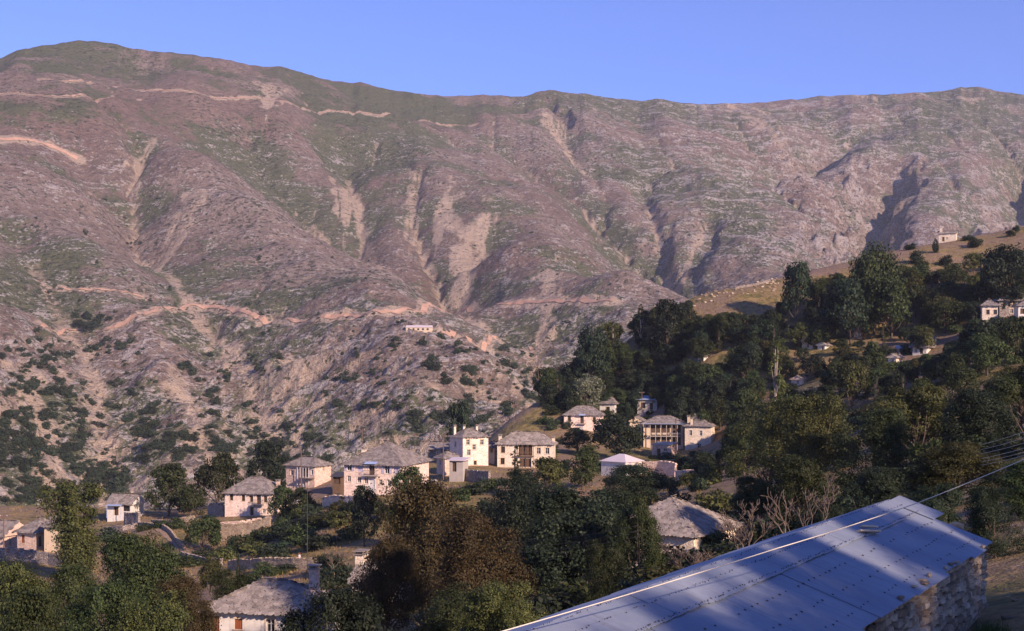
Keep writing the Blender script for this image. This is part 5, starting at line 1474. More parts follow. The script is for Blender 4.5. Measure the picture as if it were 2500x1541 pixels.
# ---- scrub on the far slope
CL = [ # photo clusters: centre, half sizes, count
 (110,1000,110,120,60),(60,900,70,80,26),(230,1150,80,60,50),(140,1170,110,70,36),(400,1075,85,55,60),(330,960,60,60,24),(45,1120,60,90,30),(560,1020,80,90,40),(680,1070,90,70,40),(180,860,90,40,18),
 (500,920,70,60,26),(900,965,110,50,26),(880,900,110,50,14),(1130,900,110,60,28),(1180,1000,80,40,30),(1050,1030,80,25,22),(1250,900,60,60,24),(640,870,60,60,16),(300,860,60,40,12),(590,780,120,40,16),(900,790,200,40,26),(1050,850,150,30,16),
 (120,750,160,50,18),(420,690,250,60,24),(900,640,300,80,26),(300,560,260,90,26),(1300,640,180,80,16),(640,620,200,90,20),(1400,850,40,80,10),(720,1150,60,40,30),(770,1110,50,50,20),(1320,960,40,40,16)]
spots = [(215,812,15.0,1.0),(190,800,12,.9),(238,800,13,.9),(212,780,12,.9),(245,778,11,.8),(185,772,10,.8),(262,830,9,.6),(290,838,8,.5),(310,840,7,.5),(208,572,7.5,1.1),(265,782,10,.7),(285,762,8,.5)]
for cx_, cy_, n in ((400,1080,16),(240,1160,16),(60,1010,12),(140,1010,10),(130,930,8),(560,1090,8),(30,1130,10),(100,1090,16),(180,1100,14),(40,940,14),(90,870,10),(20,1060,12),(200,1020,10),(290,1180,8),(150,1200,14),(60,1190,14),(340,1010,8)):
    for k in range(n): spots.append((cx_+rs.gauss(0, 34), cy_+rs.gauss(0, 20), rs.uniform(6.5, 11), rs.uniform(.51, .69)))
for cx_, cy_, hx, hy, n in CL:
    for k in range(n):
        a = rs.uniform(0, 6.283); q_ = math.sqrt(rs.random())
        big = rs.random()
        W_ = (2.6+9.0*big**3) if cy_ > 840 else (1.8+4.2*big**3)
        x_, y_ = cx_+hx*q_*math.cos(a), cy_+hy*q_*math.sin(a)
        for e_ in range(rs.choice((1, 1, 2, 3))):       # shrubs stand in twos and threes
            spots.append((x_+rs.gauss(0, 1)*W_*1.1*e_, y_+rs.gauss(0, .5)*W_*e_, W_*rs.uniform(.5, 1.0) if e_ else W_, rs.uniform(.45, .95)))
for k in range(520):
    spots.append((rs.uniform(0, 1700), 400 + 700*math.sqrt(rs.random()), 1.0 + 2.4*rs.random()**2, rs.uniform(.5, .9)))
sh = []
for px_, py_, W, asp in spots:
    p = mhit(px_, py_)
    if p is None or p.y > 3000: continue
    sh.append((W/p.y, p, W, asp))
sh.sort(key=lambda t: -t[0])
mass_v = []; nm = 0
shp = [np.array([v.co[:] for v in PROTO['shrub'][k][0].vertices]) for k in range(4)]
for i, (_, p, W, asp) in enumerate(sh):
    k = rs.randrange(4); rz = rs.uniform(0, 6.28)
    if i < 300:
        big = W > 6.9 and asp in (1.0, .9, .8, .7, .6, .5, 1.1) and p.z > 0
        put_tree('shrub', 'dark green shrub on the bare slope across the valley' if not big else 'large dark thicket tree beside the dirt road across the valley', 'mid_round' if big else ('bush' if W > 5 else 'shrub'), p.x, p.y, W, W*asp, 'leaf_bush', group='shrubs on the far slope' if not big else 'thicket by the far road', cat='shrub', trunk=False, z=p.z-.2*W, sink=0)
    else:
        q_ = shp[k]*np.array([W, W, W*asp]); ca, sa = math.cos(rz), math.sin(rz)
        q_ = np.stack([q_[:,0]*ca-q_[:,1]*sa+p.x, q_[:,0]*sa+q_[:,1]*ca+p.y, q_[:,2]+p.z-.15*W], 1)
        if W < 2.7: q_ = q_.reshape(-1, 4, 3)[::4].reshape(-1, 3); 
        mass_v.append(q_)
mv = np.concatenate(mass_v)
me = mesh_np('scrub', mv, np.arange(len(mv)).reshape(-1, 4))
so = new_obj('scrub', me, M['leaf_bush']); tag(so, 'small distant scrub dotted over the far mountain slope', 'scrub', None, 'stuff')
# ================================================================ the metal-roofed shed in the foreground
RD = Vector((0.5285, 1, 0)).normalized()            # ridge direction, away from the camera
SD = Vector((RD.y, -RD.x, 0))                       # towards the visible eave
E = at(2170, 1225, 45.0)                            # far end of the ridge
SPAN, DROP, LEN = 3.15, 1.13, 30.0
shed = empty('metal_shed', (E.x, E.y, E.z-4.0), 0)
tag(shed, 'long stone shed with a patched blue-grey sheet metal roof in the right foreground', 'shed')
def sp(s, t, up=0.0):
    """s metres back along the ridge towards the camera, t metres down the slope plane towards the eave"""
    p = E - RD*s + SD*t + Vector((0, 0, -DROP*abs(t)/SPAN + up))
    return p - shed.location
m, nt, b = new_mat('galvanised_sheet')
pos = coords(nt, 'Object', (1, 1, 1), (0, 0, math.atan2(RD.x, RD.y)))
n1 = noise(nt, pos, .5, 5, .6); n2 = noise(nt, pos, 7, 5, .7)
wv = nd(nt, 'ShaderNodeMapping'); wv.inputs['Scale'].default_value = (.6, 7, 1); lk(nt, pos, wv.inputs['Vector'])
n3 = noise(nt, wv.outputs[0], 2.0, 4, .6)
c = mix(nt, ramp(nt, n1, [(.3, 0), (.7, 1)]), (.29, .33, .40), (.43, .46, .51))
c = mix(nt, mth(nt, 'MULTIPLY', n3, .35), c, (.23, .26, .31))
c = mix(nt, ramp(nt, n2, [(.62, 0), (.76, .8)]), c, (.22, .15, .11))
rs_ = nd(nt, 'ShaderNodeMapping'); rs_.inputs['Scale'].default_value = (.35, 3.2, 1); lk(nt, pos, rs_.inputs['Vector'])
c = mix(nt, ramp(nt, noise(nt, rs_.outputs[0], 1.3, 5, .7), [(.55, 0), (.72, .55)]), c, (.26, .225, .21))
oi = nd(nt, 'ShaderNodeObjectInfo')
c = mix(nt, mth(nt, 'MULTIPLY', oi.outputs['Random'], .25), c, (.23, .27, .35))
lk(nt, c, b.inputs['Base Color'])
b.inputs['Metallic'].default_value = .55; b.inputs['Specular IOR Level'].default_value = .5
lk(nt, mth(nt, 'MULTIPLY_ADD', n1, .25, .36), b.inputs['Roughness'])
bump(nt, b, mth(nt, 'ADD', mth(nt, 'MULTIPLY', n3, .6), n2), .25, .02)
M['galv'] = m
rn = random.Random(4)
PER = .076
def sheet(s0, s1, t0, t1, lift, jit=0.0, name='roof_sheet'):
    n = max(4, int(abs(s1-s0)/(PER/2))); vs, fs = [], []
    tilt = rn.uniform(-jit, jit)
    for j in range(2):
        t = t0 if j == 0 else t1
        for i in range(n+1):
            s = s0+(s1-s0)*i/n
            w = .011*math.cos(math.pi*i) + lift + tilt*(i/n) + rn.uniform(-.003, .003)
            e = rn.uniform(-.012, .012) if j == 1 else 0
            vs.append(sp(s, t+e, w))
    k = n+1
    for i in range(n): fs.append((i, i+1, k+i+1, k+i))
    for i in range(n+1): vs.append(Vector(vs[k+i]) + Vector((0, 0, -.014)))
    for i in range(n): fs.append((k+i, k+i+1, 2*k+i+1, 2*k+i))
    for i in range(n+1): vs.append(Vector(vs[i]) + Vector((0, 0, -.014)))
    for q in (0, n): fs.append((q, k+q, 2*k+q, 3*k+q))
    me_ = bpy.data.meshes.new(name); me_.from_pydata(vs, [], fs); me_.update()
    return new_obj(name, me_, M['galv'], shed)
s = 0.0; k = 0
while s < LEN:
    w = rn.uniform(1.7, 2.0)
    sheet(s-.05, s+w+.05, .25, SPAN+rn.uniform(-.03, .12), .03+.014*(k % 2), .006)
    sheet(s-.05, s+w+.05, -.25, -SPAN, .03+.014*(k % 2), .004)
    s += w; k += 1
s = 0.0; k = 0
while s < LEN:                                      # ridge caps and the patched course below them
    w = rn.uniform(1.5, 1.9)
    sheet(s-.04, s+w+.04, .002, .52, .062+.012*(k % 2), .012, 'ridge_cap')
    sheet(s-.04, s+w+.04, -.002, -.5, .062+.012*(k % 2), .004, 'ridge_cap')
    s += w; k += 1
s = .8; k = 0
while s < LEN:
    w = rn.uniform(1.6, 2.4)
    sheet(s-.04, s+w+.04, .44, 1.0+rn.uniform(-.02, .03), .088+.014*(k % 2), .012, 'patch_sheet')
    s += w; k += 1
ls = sheet(-1.25, .35, .05, 1.45, .11, .05, 'loose_sheet')
nl = MB()
def nail(s_, t_, r=.022, up=.06):
    p = sp(s_, t_, up); e1, e2 = RD*r, (SD*SPAN + Vector((0,0,-DROP))).normalized()*r
    nz = Vector((0, 0, .018))
    nl.add([p-e1-e2, p+e1-e2, p+e1+e2, p-e1+e2] + [p+(q*.6)+nz for q in (-e1-e2, e1-e2, e1+e2, -e1+e2)], [(4,5,6,7),(0,1,5,4),(1,2,6,5),(2,3,7,6),(3,0,4,7)])
for t_, stp, rr in ((.08,.2,.012),(.46,.16,.014),(.95,.11,.014),(1.5,.44,.024),(2.15,.40,.026),(2.75,.38,.022)):
    s_ = .1
    while s_ < LEN-.2:
        if rn.random() < .74: nail(s_+rn.uniform(-.05, .05), t_+rn.uniform(-.025, .025), rr*rn.uniform(.7, 1.25), .10 if t_ < 1.0 else .055)
        s_ += stp
nl = nl.build('roof_nails', M['iron'], shed); nl['kind'] = 'stuff'
# dark open seams at the lower edge of the patched course are the sheets' own lips; rafters and walls below
mb = MB()
def prism(s0, s1, t0, t1, zt0, zt1, zb):
    a = [sp(s0, t0), sp(s1, t0), sp(s1, t1), sp(s0, t1)]
    top = [Vector((p.x, p.y, z)) for p, z in zip(a, (a[0].z-zt0, a[1].z-zt0, a[2].z-zt1, a[3].z-zt1))]
    bot = [Vector((p.x, p.y, zb)) for p in a]
    mb.add(bot+top, [(0,3,2,1),(4,5,6,7),(0,1,5,4),(1,2,6,5),(2,3,7,6),(3,0,4,7)])
prism(.05, LEN, -2.9, 2.78, .12, .12, -2.2)
wl = mb.build('wall_core', M['stone_rough'], shed)
# rubble stones of the visible long wall and the far corner, each its own piece
def stone_mesh(seed):
    r = random.Random(seed); bm = bmesh.new(); bmesh.ops.create_icosphere(bm, subdivisions=1, radius=.5)
    for v in bm.verts:
        q = v.co; m_ = max(abs(q.x), abs(q.y), abs(q.z)); q *= (.5/m_)*.75 + .25; q.x *= r.uniform(.8, 1.1); q.y *= r.uniform(.85, 1.1); q.z *= r.uniform(.8, 1.1)
    me_ = bpy.data.meshes.new('stone'); bm.to_mesh(me_); bm.free(); return me_
m, nt, b = new_mat('wall_stone_piece')
oi = nd(nt, 'ShaderNodeObjectInfo'); pos = coords(nt, 'World')
c = ramp(nt, oi.outputs['Random'], [(0, (.22, .155, .10)), (.4, (.40, .30, .20)), (.75, (.52, .40, .27)), (1, (.60, .50, .38))])
c = mix(nt, ramp(nt, noise(nt, pos, 6, 5, .7), [(.4, 0), (.75, .7)]), c, (.17, .12, .085))
lk(nt, c, b.inputs['Base Color']); bump(nt, b, noise(nt, pos, 14, 4, .7), .8, .03)
M['wallpiece'] = m
STN = [stone_mesh(s_) for s_ in range(6)]
for q in STN: q.materials.append(m)
def stone(parent, p, ex, ez, sx, sy, sz, name='stone'):
    o = bpy.data.objects.new(name, STN[rn.randrange(6)]); COL.objects.link(o); o.parent = parent
    ey = ez.cross(ex).normalized(); mt = Matrix.Identity(4); j = rn.uniform(-.12, .12)
    e1 = ex*math.cos(j)+ez*math.sin(j); e3 = ez*math.cos(j)-ex*math.sin(j)
    for r_ in range(3): mt[r_][0] = e1[r_]*sx; mt[r_][1] = ey[r_]*sy; mt[r_][2] = e3[r_]*sz; mt[r_][3] = p[r_]
    o.matrix_local = mt
    return o
row = 0; z = 0.0; count = 0
while z < 2.3 and count < 296:
    hgt = rn.uniform(.17, .27); s_ = -.1
    while s_ < 14.0 and count < 296:
        w = rn.uniform(.24, .55)
        p = sp(s_+w/2, 2.84+rn.uniform(-.03, .05)); p.z += -.14 - z - hgt/2 + rn.uniform(-.03, .03)
        stone(wl, p, -RD, Vector((0, 0, 1)), w*1.04, .34, hgt*1.08); count += 1
        s_ += w
    z += hgt*.94
for k in range(9):                                  # loose stones that weigh down the eave
    s_ = rn.uniform(1.5, 14); p = sp(s_, SPAN-.05+rn.uniform(-.1, .08), .1)
    stone(wl, p, -RD, Vector((0, 0, 1)), rn.uniform(.15, .3), rn.uniform(.12, .25), rn.uniform(.06, .12), 'weight_stone')
st_ = stone(None, sp(-.5, 1.95, -.02)+shed.location, RD, Vector((0, 0, 1)), .8, .5, .3, 'roof_stone'); tag(st_, 'pale flat stone lying at the far gable end of the metal roof', 'stone')
st_ = new_obj('plank', MB().box(-.55, .55, -.09, .09, 0, .05).mesh('plank'), M['plaster_cream']); st_.location = sp(6.6, .98, .13)+shed.location; st_.rotation_euler = (-.32, .1, 1.05-.25); tag(st_, 'short pale board lying on the metal roof below the ridge', 'board')
st_ = new_obj('plank', MB().box(-.3, .3, -.06, .06, 0, .05).mesh('plank'), M['plaster_cream']); st_.location = sp(6.1, .86, .16)+shed.location; st_.rotation_euler = (-.3, .1, .55); tag(st_, 'small white splinter of board on the metal roof', 'board')

# gravel and tufts on the ground right of the shed
for k in range(46):
    px_, d = rn.uniform(2330, 2620), rn.uniform(36, 56); g = ground(px_, d)
    if (g - shed.location - sp(0, 0)).dot(SD) < 3.4: continue
    o = stone(None, g + Vector((0, 0, .03)), Vector((1, 0, 0)), Vector((0, 0, 1)), rn.uniform(.1, .5), rn.uniform(.1, .4), rn.uniform(.06, .25), 'loose_stone'); tag(o, 'loose stone on the stony path beside the metal shed', 'stone', 'stones on the path')
def grass_tuft(label, p, n, hgt, rad, mat, seed):
    g = np.random.default_rng(seed); a = g.uniform(0, 6.28, n); rr = rad*np.sqrt(g.random(n))
    bx, by = rr*np.cos(a), rr*np.sin(a); le = g.normal(size=(n, 2))*.35*hgt; hh = hgt*g.uniform(.5, 1.1, n); w = .012*g.uniform(.7, 1.5, n); wa = g.uniform(0, 6.28, n)
    V = np.empty((n, 3, 3)); V[:,0] = np.stack([bx-w*np.cos(wa), by-w*np.sin(wa), 0*bx], 1); V[:,1] = np.stack([bx+w*np.cos(wa), by+w*np.sin(wa), 0*bx], 1); V[:,2] = np.stack([bx+le[:,0], by+le[:,1], hh], 1)
    o = new_obj('grass_tuft', mesh_np('grass_tuft', V.reshape(-1, 3), np.arange(n*3).reshape(n, 3)), mat); o.location = p
    tag(o, label, 'grass', 'grass at the shed wall', 'stuff'); return o
for k in range(9):
    p = sp(rn.uniform(3, 13), 3.3+rn.uniform(0, .7)) + shed.location; p.z = tz(p.x, p.y)
    grass_tuft('green grass tuft at the foot of the shed wall', p, 380, .55, .5, M['leaf_lime'], 100+k)

# ================================================================ walls, path, terraces
def dry_wall(label, pts, hgt, th=.6, mat='stone_grey', name='dry_stone_wall', cap=True, cat='wall'):
    """pts: (photo column, distance); follows the ground"""
    P = []
    for (a, b_) in zip(pts[:-1], pts[1:]):
        ga, gb = ground(*a), ground(*b_); n = max(2, int((gb-ga).length/.7))
        for i in range(n): q = ga.lerp(gb, i/n); q.z = tz(q.x, q.y); P.append(q)
    P.append(ground(*pts[-1]))
    root = empty(name, P[0]); tag(root, label, cat)
    r = random.Random(len(label)); vs, fs = [], []
    for i, p in enumerate(P):
        t = (P[min(i+1, len(P)-1)] - P[max(i-1, 0)]); t.z = 0; t.normalize(); nn = Vector((-t.y, t.x, 0))
        hh = hgt*(1+r.uniform(-.13, .13))
        for k, (o_, z_) in enumerate(((-th*.6, -1.2), (-th*.5, hh*.5), (-th*.42, hh), (th*.42, hh), (th*.6, -1.2))):
            q = p + nn*(o_+r.uniform(-.05, .05)) + Vector((0, 0, z_)) - P[0]; vs.append(q)
    for i in range(len(P)-1):
        for k in range(4): fs.append((i*5+k, (i+1)*5+k, (i+1)*5+k+1, i*5+k+1))
    e = (len(P)-1)*5; fs += [(0,1,2,3,4), (e+4,e+3,e+2,e+1,e)]
    me_ = bpy.data.meshes.new('wall_body'); me_.from_pydata(vs, [], fs); me_.update()
    new_obj('wall_body', me_, M[mat], root)
    if cap:
        mb = MB()
        for i in range(len(P)-1):
            for k in range(2):
                q = P[i].lerp(P[i+1], r.random()) - P[0] + Vector((0, 0, hgt*r.uniform(.9, 1.04))); w = r.uniform(.18, .42)
                ex = (P[i+1]-P[i]).normalized(); ey = Vector((-ex.y, ex.x, 0)).normalized()
                mb.add([q+ex*sx*w+ey*sy*th*.5*r.uniform(.8, 1.1)+Vector((0,0,sz*r.uniform(.16,.3))) for sz in (0, 1) for sx, sy in ((-1,-1),(1,-1),(1,1),(-1,1))], [(4,5,6,7),(0,1,5,4),(1,2,6,5),(2,3,7,6),(3,0,4,7)])
        o = mb.build('cap_stones', M[mat], root); o['kind'] = 'stuff'
dry_wall('long grey dry stone wall across the slope above the sagging slate roof', [(560,232),(640,222),(720,216),(800,212)], 1.5, mat='stone_rough')
dry_wall('dry stone wall along the lower side of the path', [(340,322),(380,305),(420,290),(450,276)], .6, .45, mat='stone_rough')
dry_wall('curved dry stone wall under the grassy knoll', [(372,322),(400,308),(440,303),(475,302)], .9, mat='stone_rough')
dry_wall('retaining wall under the terrace of the balcony house', [(535,291),(580,290),(640,290),(672,291)], 1.2, mat='stone')
dry_wall('lower terrace wall with bushes before it', [(540,283),(600,281),(660,279)], 3.0, mat='stone_rough')
dry_wall('field wall on the slope left of the cypress', [(440,262),(490,252),(540,244)], 1.0)
dry_wall('low wall in front of the left cottages', [(0,248),(60,246),(120,244),(165,240)], 1.9)
dry_wall('ruined stone gate wall beside the white cottage', [(305,327),(340,322)], 2.9)
dry_wall('garden wall below the white cottage', [(255,316),(300,312),(335,314)], .9)
dry_wall('retaining wall in front of the large pink house', [(790,277),(840,268),(900,262)], 1.6, mat='stone')
dry_wall('sloping wall left of the green slope under the outbuildings', [(1050,298),(1066,282),(1075,266)], 1.5, mat='concrete', cap=False)
dry_wall('stone wall right of the pale shed', [(1135,310),(1165,306),(1195,302)], 2.4)
dry_wall('tall garden wall right of the hipped pink shed', [(1571,290),(1610,288),(1650,284)], 2.6, mat='stone')
dry_wall('lower garden wall near the olive trees', [(1651,279),(1680,276),(1708,274)], 1.7, mat='stone')
dry_wall('dry stone wall on the open slope below the chapel', [(2195,470),(2240,468),(2290,466),(2330,468)], .9, mat='stone_grey')
dry_wall('crumbling pale stone wall on the grassy shoulder', [(1795,488),(1840,490),(1880,492)], .5, mat='stone_grey')
dry_wall('long wall under the long grey house at the right', [(2380,388),(2440,386),(2520,384)], 1.8, mat='stone_grey')
dry_wall('slanting stone wall near the right edge', [(2450,330),(2480,345),(2520,362)], 2.0, mat='stone')
dry_wall('broken wall left of the balcony terrace house', [(510,312),(530,306),(548,304)], 2.6, mat='stone_grey')
dry_wall('low whitewashed wall at the foot of the tall wooden pole', [(711,317),(726,316),(742,316)], 1.0, .35, mat='plaster', cap=False)
# haystack and a figure on the field above the long wall
hp = ground(671, 226); r_ = random.Random(9); vs, fs = [], []
for i in range(7):
    t = i/6; rr = .72*math.cos(t*1.45)**.6
    for k in range(12): a = k/12*6.283; j = 1+r_.uniform(-.07, .07); vs.append((rr*j*math.cos(a), rr*j*math.sin(a), -.15+1.35*t))
for i in range(6):
    for k in range(12): fs.append((i*12+k, i*12+(k+1) % 12, (i+1)*12+(k+1) % 12, (i+1)*12+k))
fs.append(tuple(72+k for k in range(12)))
me = bpy.data.meshes.new('haystack'); me.from_pydata(vs, [], fs); me.update()
M['hay'] = mat_plain('reddish_hay', (.30, .15, .07), (.42, .23, .11), 4, .95, 1.0)
o = new_obj('haystack', me, M['hay']); o.location = hp; tag(o, 'small reddish-brown haystack above the long dry stone wall', 'haystack')
pp = ground(731, 222)
sk = [((0,0,.92), .15, None), ((0,0,1.15), .15, 0), ((0,.0,1.36), .16, 1), ((0,-.02,1.46), .06, 2), ((0,-.04,1.6), .095, 3), ((.09,0,.88), .10, 0), ((.10,.02,.48), .075, 5), ((.11,.0,.08), .05, 6), ((.11,-.14,.03), .04, 7),
      ((-.09,0,.88), .10, 0), ((-.10,.05,.48), .075, 9), ((-.11,.06,.08), .05, 10), ((-.11,-.08,.03), .04, 11), ((.20,0,1.38), .06, 2), ((.25,-.03,1.10), .048, 13), ((.22,-.16,.90), .035, 14), ((.21,-.22,.83), .03, 15), ((-.20,0,1.38), .06, 2), ((-.26,-.02,1.10), .048, 17), ((-.24,-.14,.88), .035, 18), ((-.23,-.19,.81), .03, 19)]
me = bpy.data.meshes.new('person'); me.from_pydata([q[0] for q in sk], [(i, q[2]) for i, q in enumerate(sk) if q[2] is not None], [])
M['cloth'] = mat_plain('pale_grey_cloth', (.55, .46, .46), (.64, .55, .54), 3); M['scarf'] = mat_plain('dark_red_cloth', (.22, .035, .035), (.30, .05, .05), 3); M['skirt'] = mat_plain('dark_cloth', (.06, .045, .05), (.09, .07, .075), 3)
per = new_obj('person', me, M['cloth']); per.location = pp; per.rotation_euler = (0, 0, 1.1)
md = per.modifiers.new('skin', 'SKIN')
for v_, q in zip(me.skin_vertices[0].data if me.skin_vertices else [], sk): v_.radius = (q[1], q[1]*.8); v_.use_root = (q[2] is None)
md2 = per.modifiers.new('sub', 'SUBSURF'); md2.levels = md2.render_levels = 1
tag(per, 'person in pale clothes and dark red headscarf standing above the long dry stone wall', 'person')
q = MB().tube([(0,.0,1.47), (0,-.01,1.52), (0,-.02,1.64), (0,-.03,1.73), (0,-.03,1.77)], [.075, .125, .135, .10, .03], 10).build('headscarf', M['scarf'], per, True)
q = MB().tube([(0,0,.28), (0,0,.7), (0,0,.96)], [.24, .21, .17], 12, cap=False).build('skirt', M['skirt'], per, True)
# footpath
def strip(name, label, pts, w, mat, up=.05, terr=None, zf=None):
    P = []
    for a, b_ in zip(pts[:-1], pts[1:]):
        n = max(1, int((b_-a).length/(w*.6)))
        for i in range(n): P.append(a.lerp(b_, i/n))
    P.append(pts[-1]); vs, fs = [], []
    r = random.Random(3)
    for i, p in enumerate(P):
        t = P[min(i+1, len(P)-1)] - P[max(i-1, 0)]; t.z = 0; t.normalize(); nn = Vector((-t.y, t.x, 0))
        for k in (-1, -.35, .35, 1):
            q = p + nn*w/2*k*(1+r.uniform(-.15, .15)); q.z = zf(q.x, q.y) + up; vs.append(q)
    for i in range(len(P)-1):
        for k in range(3): fs.append((i*4+k, (i+1)*4+k, (i+1)*4+k+1, i*4+k+1))
    me_ = bpy.data.meshes.new(name); me_.from_pydata(vs, [], fs); me_.update()
    o = new_obj(name, me_, mat); tag(o, label, None, None, 'structure'); return o
M['path'] = mat_plain('path_dirt', (.27, .18, .12), (.36, .25, .18), .4, .95, .6)
strip('footpath', 'pale dirt footpath', [ground(345,318), ground(380,300), ground(425,285), ground(470,268), ground(520,256)], 1.6, M['path'], .06, zf=tz)

# dirt roads cut across the far slope
m, nt, b = new_mat('cut_earth')
pos = coords(nt, 'World')
c = mix(nt, noise(nt, pos, 1/14, 5, .65), (.36, .20, .135), (.56, .37, .26))
c = mix(nt, ramp(nt, noise(nt, pos, 1/4, 4, .7), [(.5, 0), (.72, .6)]), c, (.26, .15, .10))
lk(nt, c, b.inputs['Base Color']); bump(nt, b, noise(nt, pos, 1/5, 4), .8, 1.0)
M['cut'] = m
for wp_, w in ROADW:
    strip('dirt_road', 'raw pinkish dirt road cut across the far slope', [Vector((x_, y_, 0)) for x_, y_ in wp_], w*.7, M['cut'], .7, zf=mz)

# ================================================================ poles, wires, cable
def pole(label, px, top, bot, d, r=.11, arm=True, mat='pole'):
    a = at(px, bot, d); zt = at(px, top, d).z
    g = tz(a.x, a.y)
    root = empty('utility_pole', (a.x, a.y, g-.3)); tag(root, label, 'pole')
    MB().tube([(0, 0, 0), (0.02, 0, zt-g+.3)], [r*1.2, r*.8], 7).build('post', M[mat], root)
    if arm:
        q = MB(); q.box(-.7, .7, -.06, .06, zt-g-.15, zt-g-.03); ao = q.build('crossarm', M[mat], root)
        ins = MB()
        for x in (-.6, .0, .6): ins.tube([(x, 0, zt-g-.029), (x, 0, zt-g+.18)], .05, 6)
        ins.build('insulators', M['frame'], ao)['kind'] = 'stuff'
    return Vector((a.x, a.y, zt))
p1 = pole('wooden pole left of the two bottom-left cottages', 9, 1256, 1345, 258)
p2 = pole('tall wooden pole right of the porch house', 735, 1096, 1205, 318, .13)
p3 = pole('thin steel mast above the sagging slate roof chimney', 750, 1190, 1392, 200, .05, False, 'iron')
p4 = pole('wooden pole between the large pink house and the pale shed', 1082, 1062, 1170, 305, .12)
p5 = pole('distant wooden pole behind the large pink house', 884, 1046, 1102, 372, .11)
p6 = pole('reddish pole in front of the shaded grey house', 1567, 956, 1012, 430, .12)
p7 = pole('thin pole at the left edge of the hillside wood', 1254, 984, 1030, 400, .10)
p8 = pole('wooden pole beside the long balcony house', 1650, 1020, 1120, 372, .10, False)
def wire(label, pts, r, mat, name='wire', sag=0.0, cat='wire'):
    P = []
    for a, b_ in zip(pts[:-1], pts[1:]):
        for i in range(12): P.append(a.lerp(b_, i/12) - Vector((0, 0, sag*4*(i/12)*(1-i/12))))
    P.append(pts[-1])
    o = MB().tube(P, r, 6).build(name, mat, None, True); tag(o, label, cat); return o
M['cable'] = mat_plain('pale_cable', (.60, .52, .40), (.68, .60, .48), 2, .6, .1)
wire('thick pale cable slanting over the metal shed roof', [at(1190, 1552, 21), at(1900, 1338, 26), at(2240, 1228, 29), at(2560, 1095, 32)], .010, M['cable'], 'cable', .02, 'cable')
for k, (y0, y1) in enumerate(((1072,1040),(1084,1056),(1094,1070),(1106,1083),(1114,1094),(1122,1102))):
    wire('thin light wire among the trees at the right edge, %s of six' % ('topmost', 'second', 'third', 'fourth', 'fifth', 'lowest')[k], [at(2395, y0+14, 58), at(2560, y1-8, 50)], .007, M['cable'], sag=.05)
for k, nm in enumerate(('upper', 'middle', 'lower')):
    wire('faint dark wire crossing the dark trees at the bottom, %s of three' % nm, [at(1240, 1325+k*12, 92), at(1560, 1282+k*14, 84)], .010, M['iron'], sag=.2)
wire('thin wire strung between the two wooden poles of the village', [p2, p4], .012, M['iron'], sag=1.0)
wire('thin wire running from the tall pole to the left cottages', [p1, p2], .012, M['iron'], sag=1.5)
tm = at(1597, 240, 3380); tm.z = mz(tm.x, tm.y)
o = MB().tube([(0,0,-2),(0,0,9)], [1.2, 1.0], 6).tube([(0,0,9),(0,0,14)], [3.2, 2.6], 8).build('survey_marker', M['iron']); o.location = tm; tag(o, 'tiny dark marker standing on the mountain skyline', 'marker')

# boulders on the grassy shoulder
for k in range(70):
    px_, d = rn.uniform(1690, 1900), rn.uniform(478, 498); g = ground(px_, d)
    o = stone(None, g + Vector((0, 0, .1)), Vector((1, 0, 0)), Vector((0, 0, 1)), rn.uniform(.4, 1.5), rn.uniform(.4, 1.2), rn.uniform(.3, .9), 'boulder'); tag(o, 'pale boulder lying on the grassy shoulder of the hill', 'boulder', 'boulders on the grassy shoulder')

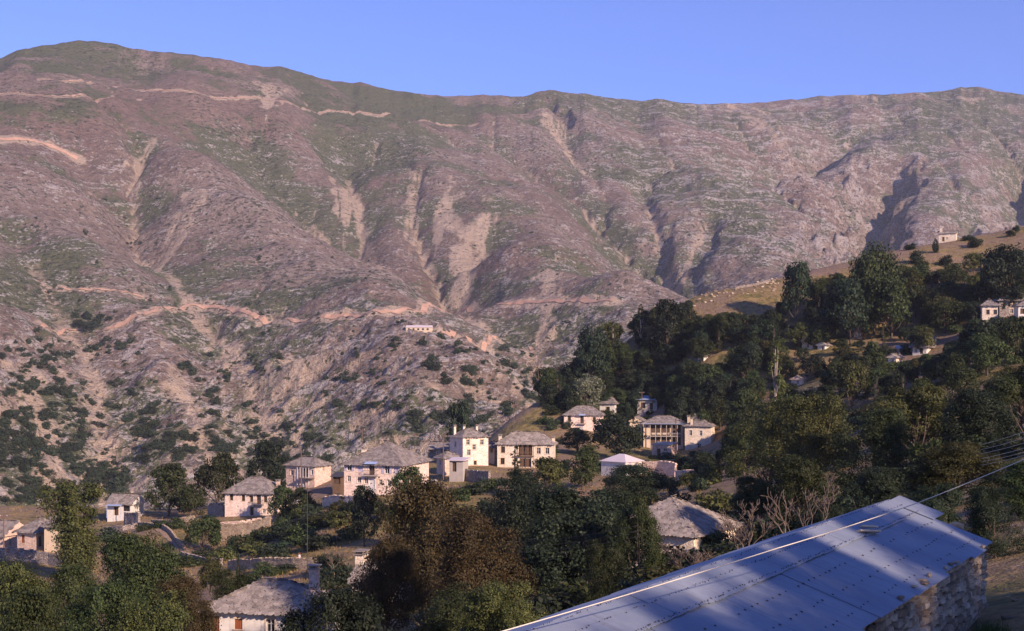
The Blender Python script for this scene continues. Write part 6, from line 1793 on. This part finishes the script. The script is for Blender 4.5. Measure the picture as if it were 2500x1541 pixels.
# dry grass standing on the open ground
g = np.random.default_rng(77); tv = []
def tufts(n, x0, x1, y0, y1, hgt, rows=None):
    for k in range(n):
        px_, py_ = g.uniform(x0, x1), g.uniform(y0, y1)
        d = thit2(px_, py_)
        if d is None: continue
        x = (px_-CX)/FPX*d; z = (HY-py_)/FPX*d
        nb_ = 5; a = g.uniform(0, 6.28, nb_); w_ = .05; hh = hgt*g.uniform(.5, 1.3, nb_)
        for i in range(nb_):
            ca, sa = math.cos(a[i]), math.sin(a[i]); ox, oy = g.normal(0, .16, 2)
            tv.append([(x+ox-w_*sa, d+oy+w_*ca, z-.05), (x+ox+w_*sa, d+oy-w_*ca, z-.05), (x+ox+ca*hh[i]*.4, d+oy+sa*hh[i]*.4, z+hh[i])])
_tdd = np.arange(60.0, 560.0, 2.0); _tcols = {}
def thit2(px, py):
    c_ = int(px//6)
    if c_ not in _tcols: _tcols[c_] = HY - FPX*tz_np(((c_*6+3)-CX)/FPX*_tdd, _tdd)/_tdd
    r_ = _tcols[c_]; i = int(np.argmax(r_ <= py))
    if r_[i] > py or i == 0: return None
    t = (r_[i-1]-py)/max(r_[i-1]-r_[i], 1e-6)
    return float(_tdd[i-1] + 2.0*min(max(t, 0), 1))
tufts(4200, 1680, 2500, 560, 790, .55); tufts(2600, 0, 860, 1235, 1420, .45); tufts(1400, 1040, 1720, 1050, 1260, .45)
me = mesh_np('dry_grass', np.array(tv).reshape(-1, 3), np.arange(len(tv)*3).reshape(-1, 3))
M['drygrass'] = leaf_mat('dry_grass_blade', (.20, .13, .045), (.34, .225, .085), (.46, .33, .14), .2, .1, .01)
o = new_obj('dry_grass', me, M['drygrass']); tag(o, 'dry golden grass standing on the open ground of the hill', 'grass', None, 'stuff')

# ================================================================ haze
hz = MB().box(-2300, 2700, -120, 4600, -260, 1100).mesh('haze')
m = bpy.data.materials.new('haze_air'); m.use_nodes = True; nt = m.node_tree; nt.nodes.clear()
out = nt.nodes.new('ShaderNodeOutputMaterial'); pv = nt.nodes.new('ShaderNodeVolumePrincipled')
pv.inputs['Color'].default_value = (.80, .84, 1.0, 1); pv.inputs['Density'].default_value = 4.6e-5; pv.inputs['Anisotropy'].default_value = 0.0
lk(nt, pv.outputs[0], out.inputs['Volume'])
ho = new_obj('haze', hz, m); tag(ho, 'thin bluish evening haze filling the valley air', None, None, 'stuff')
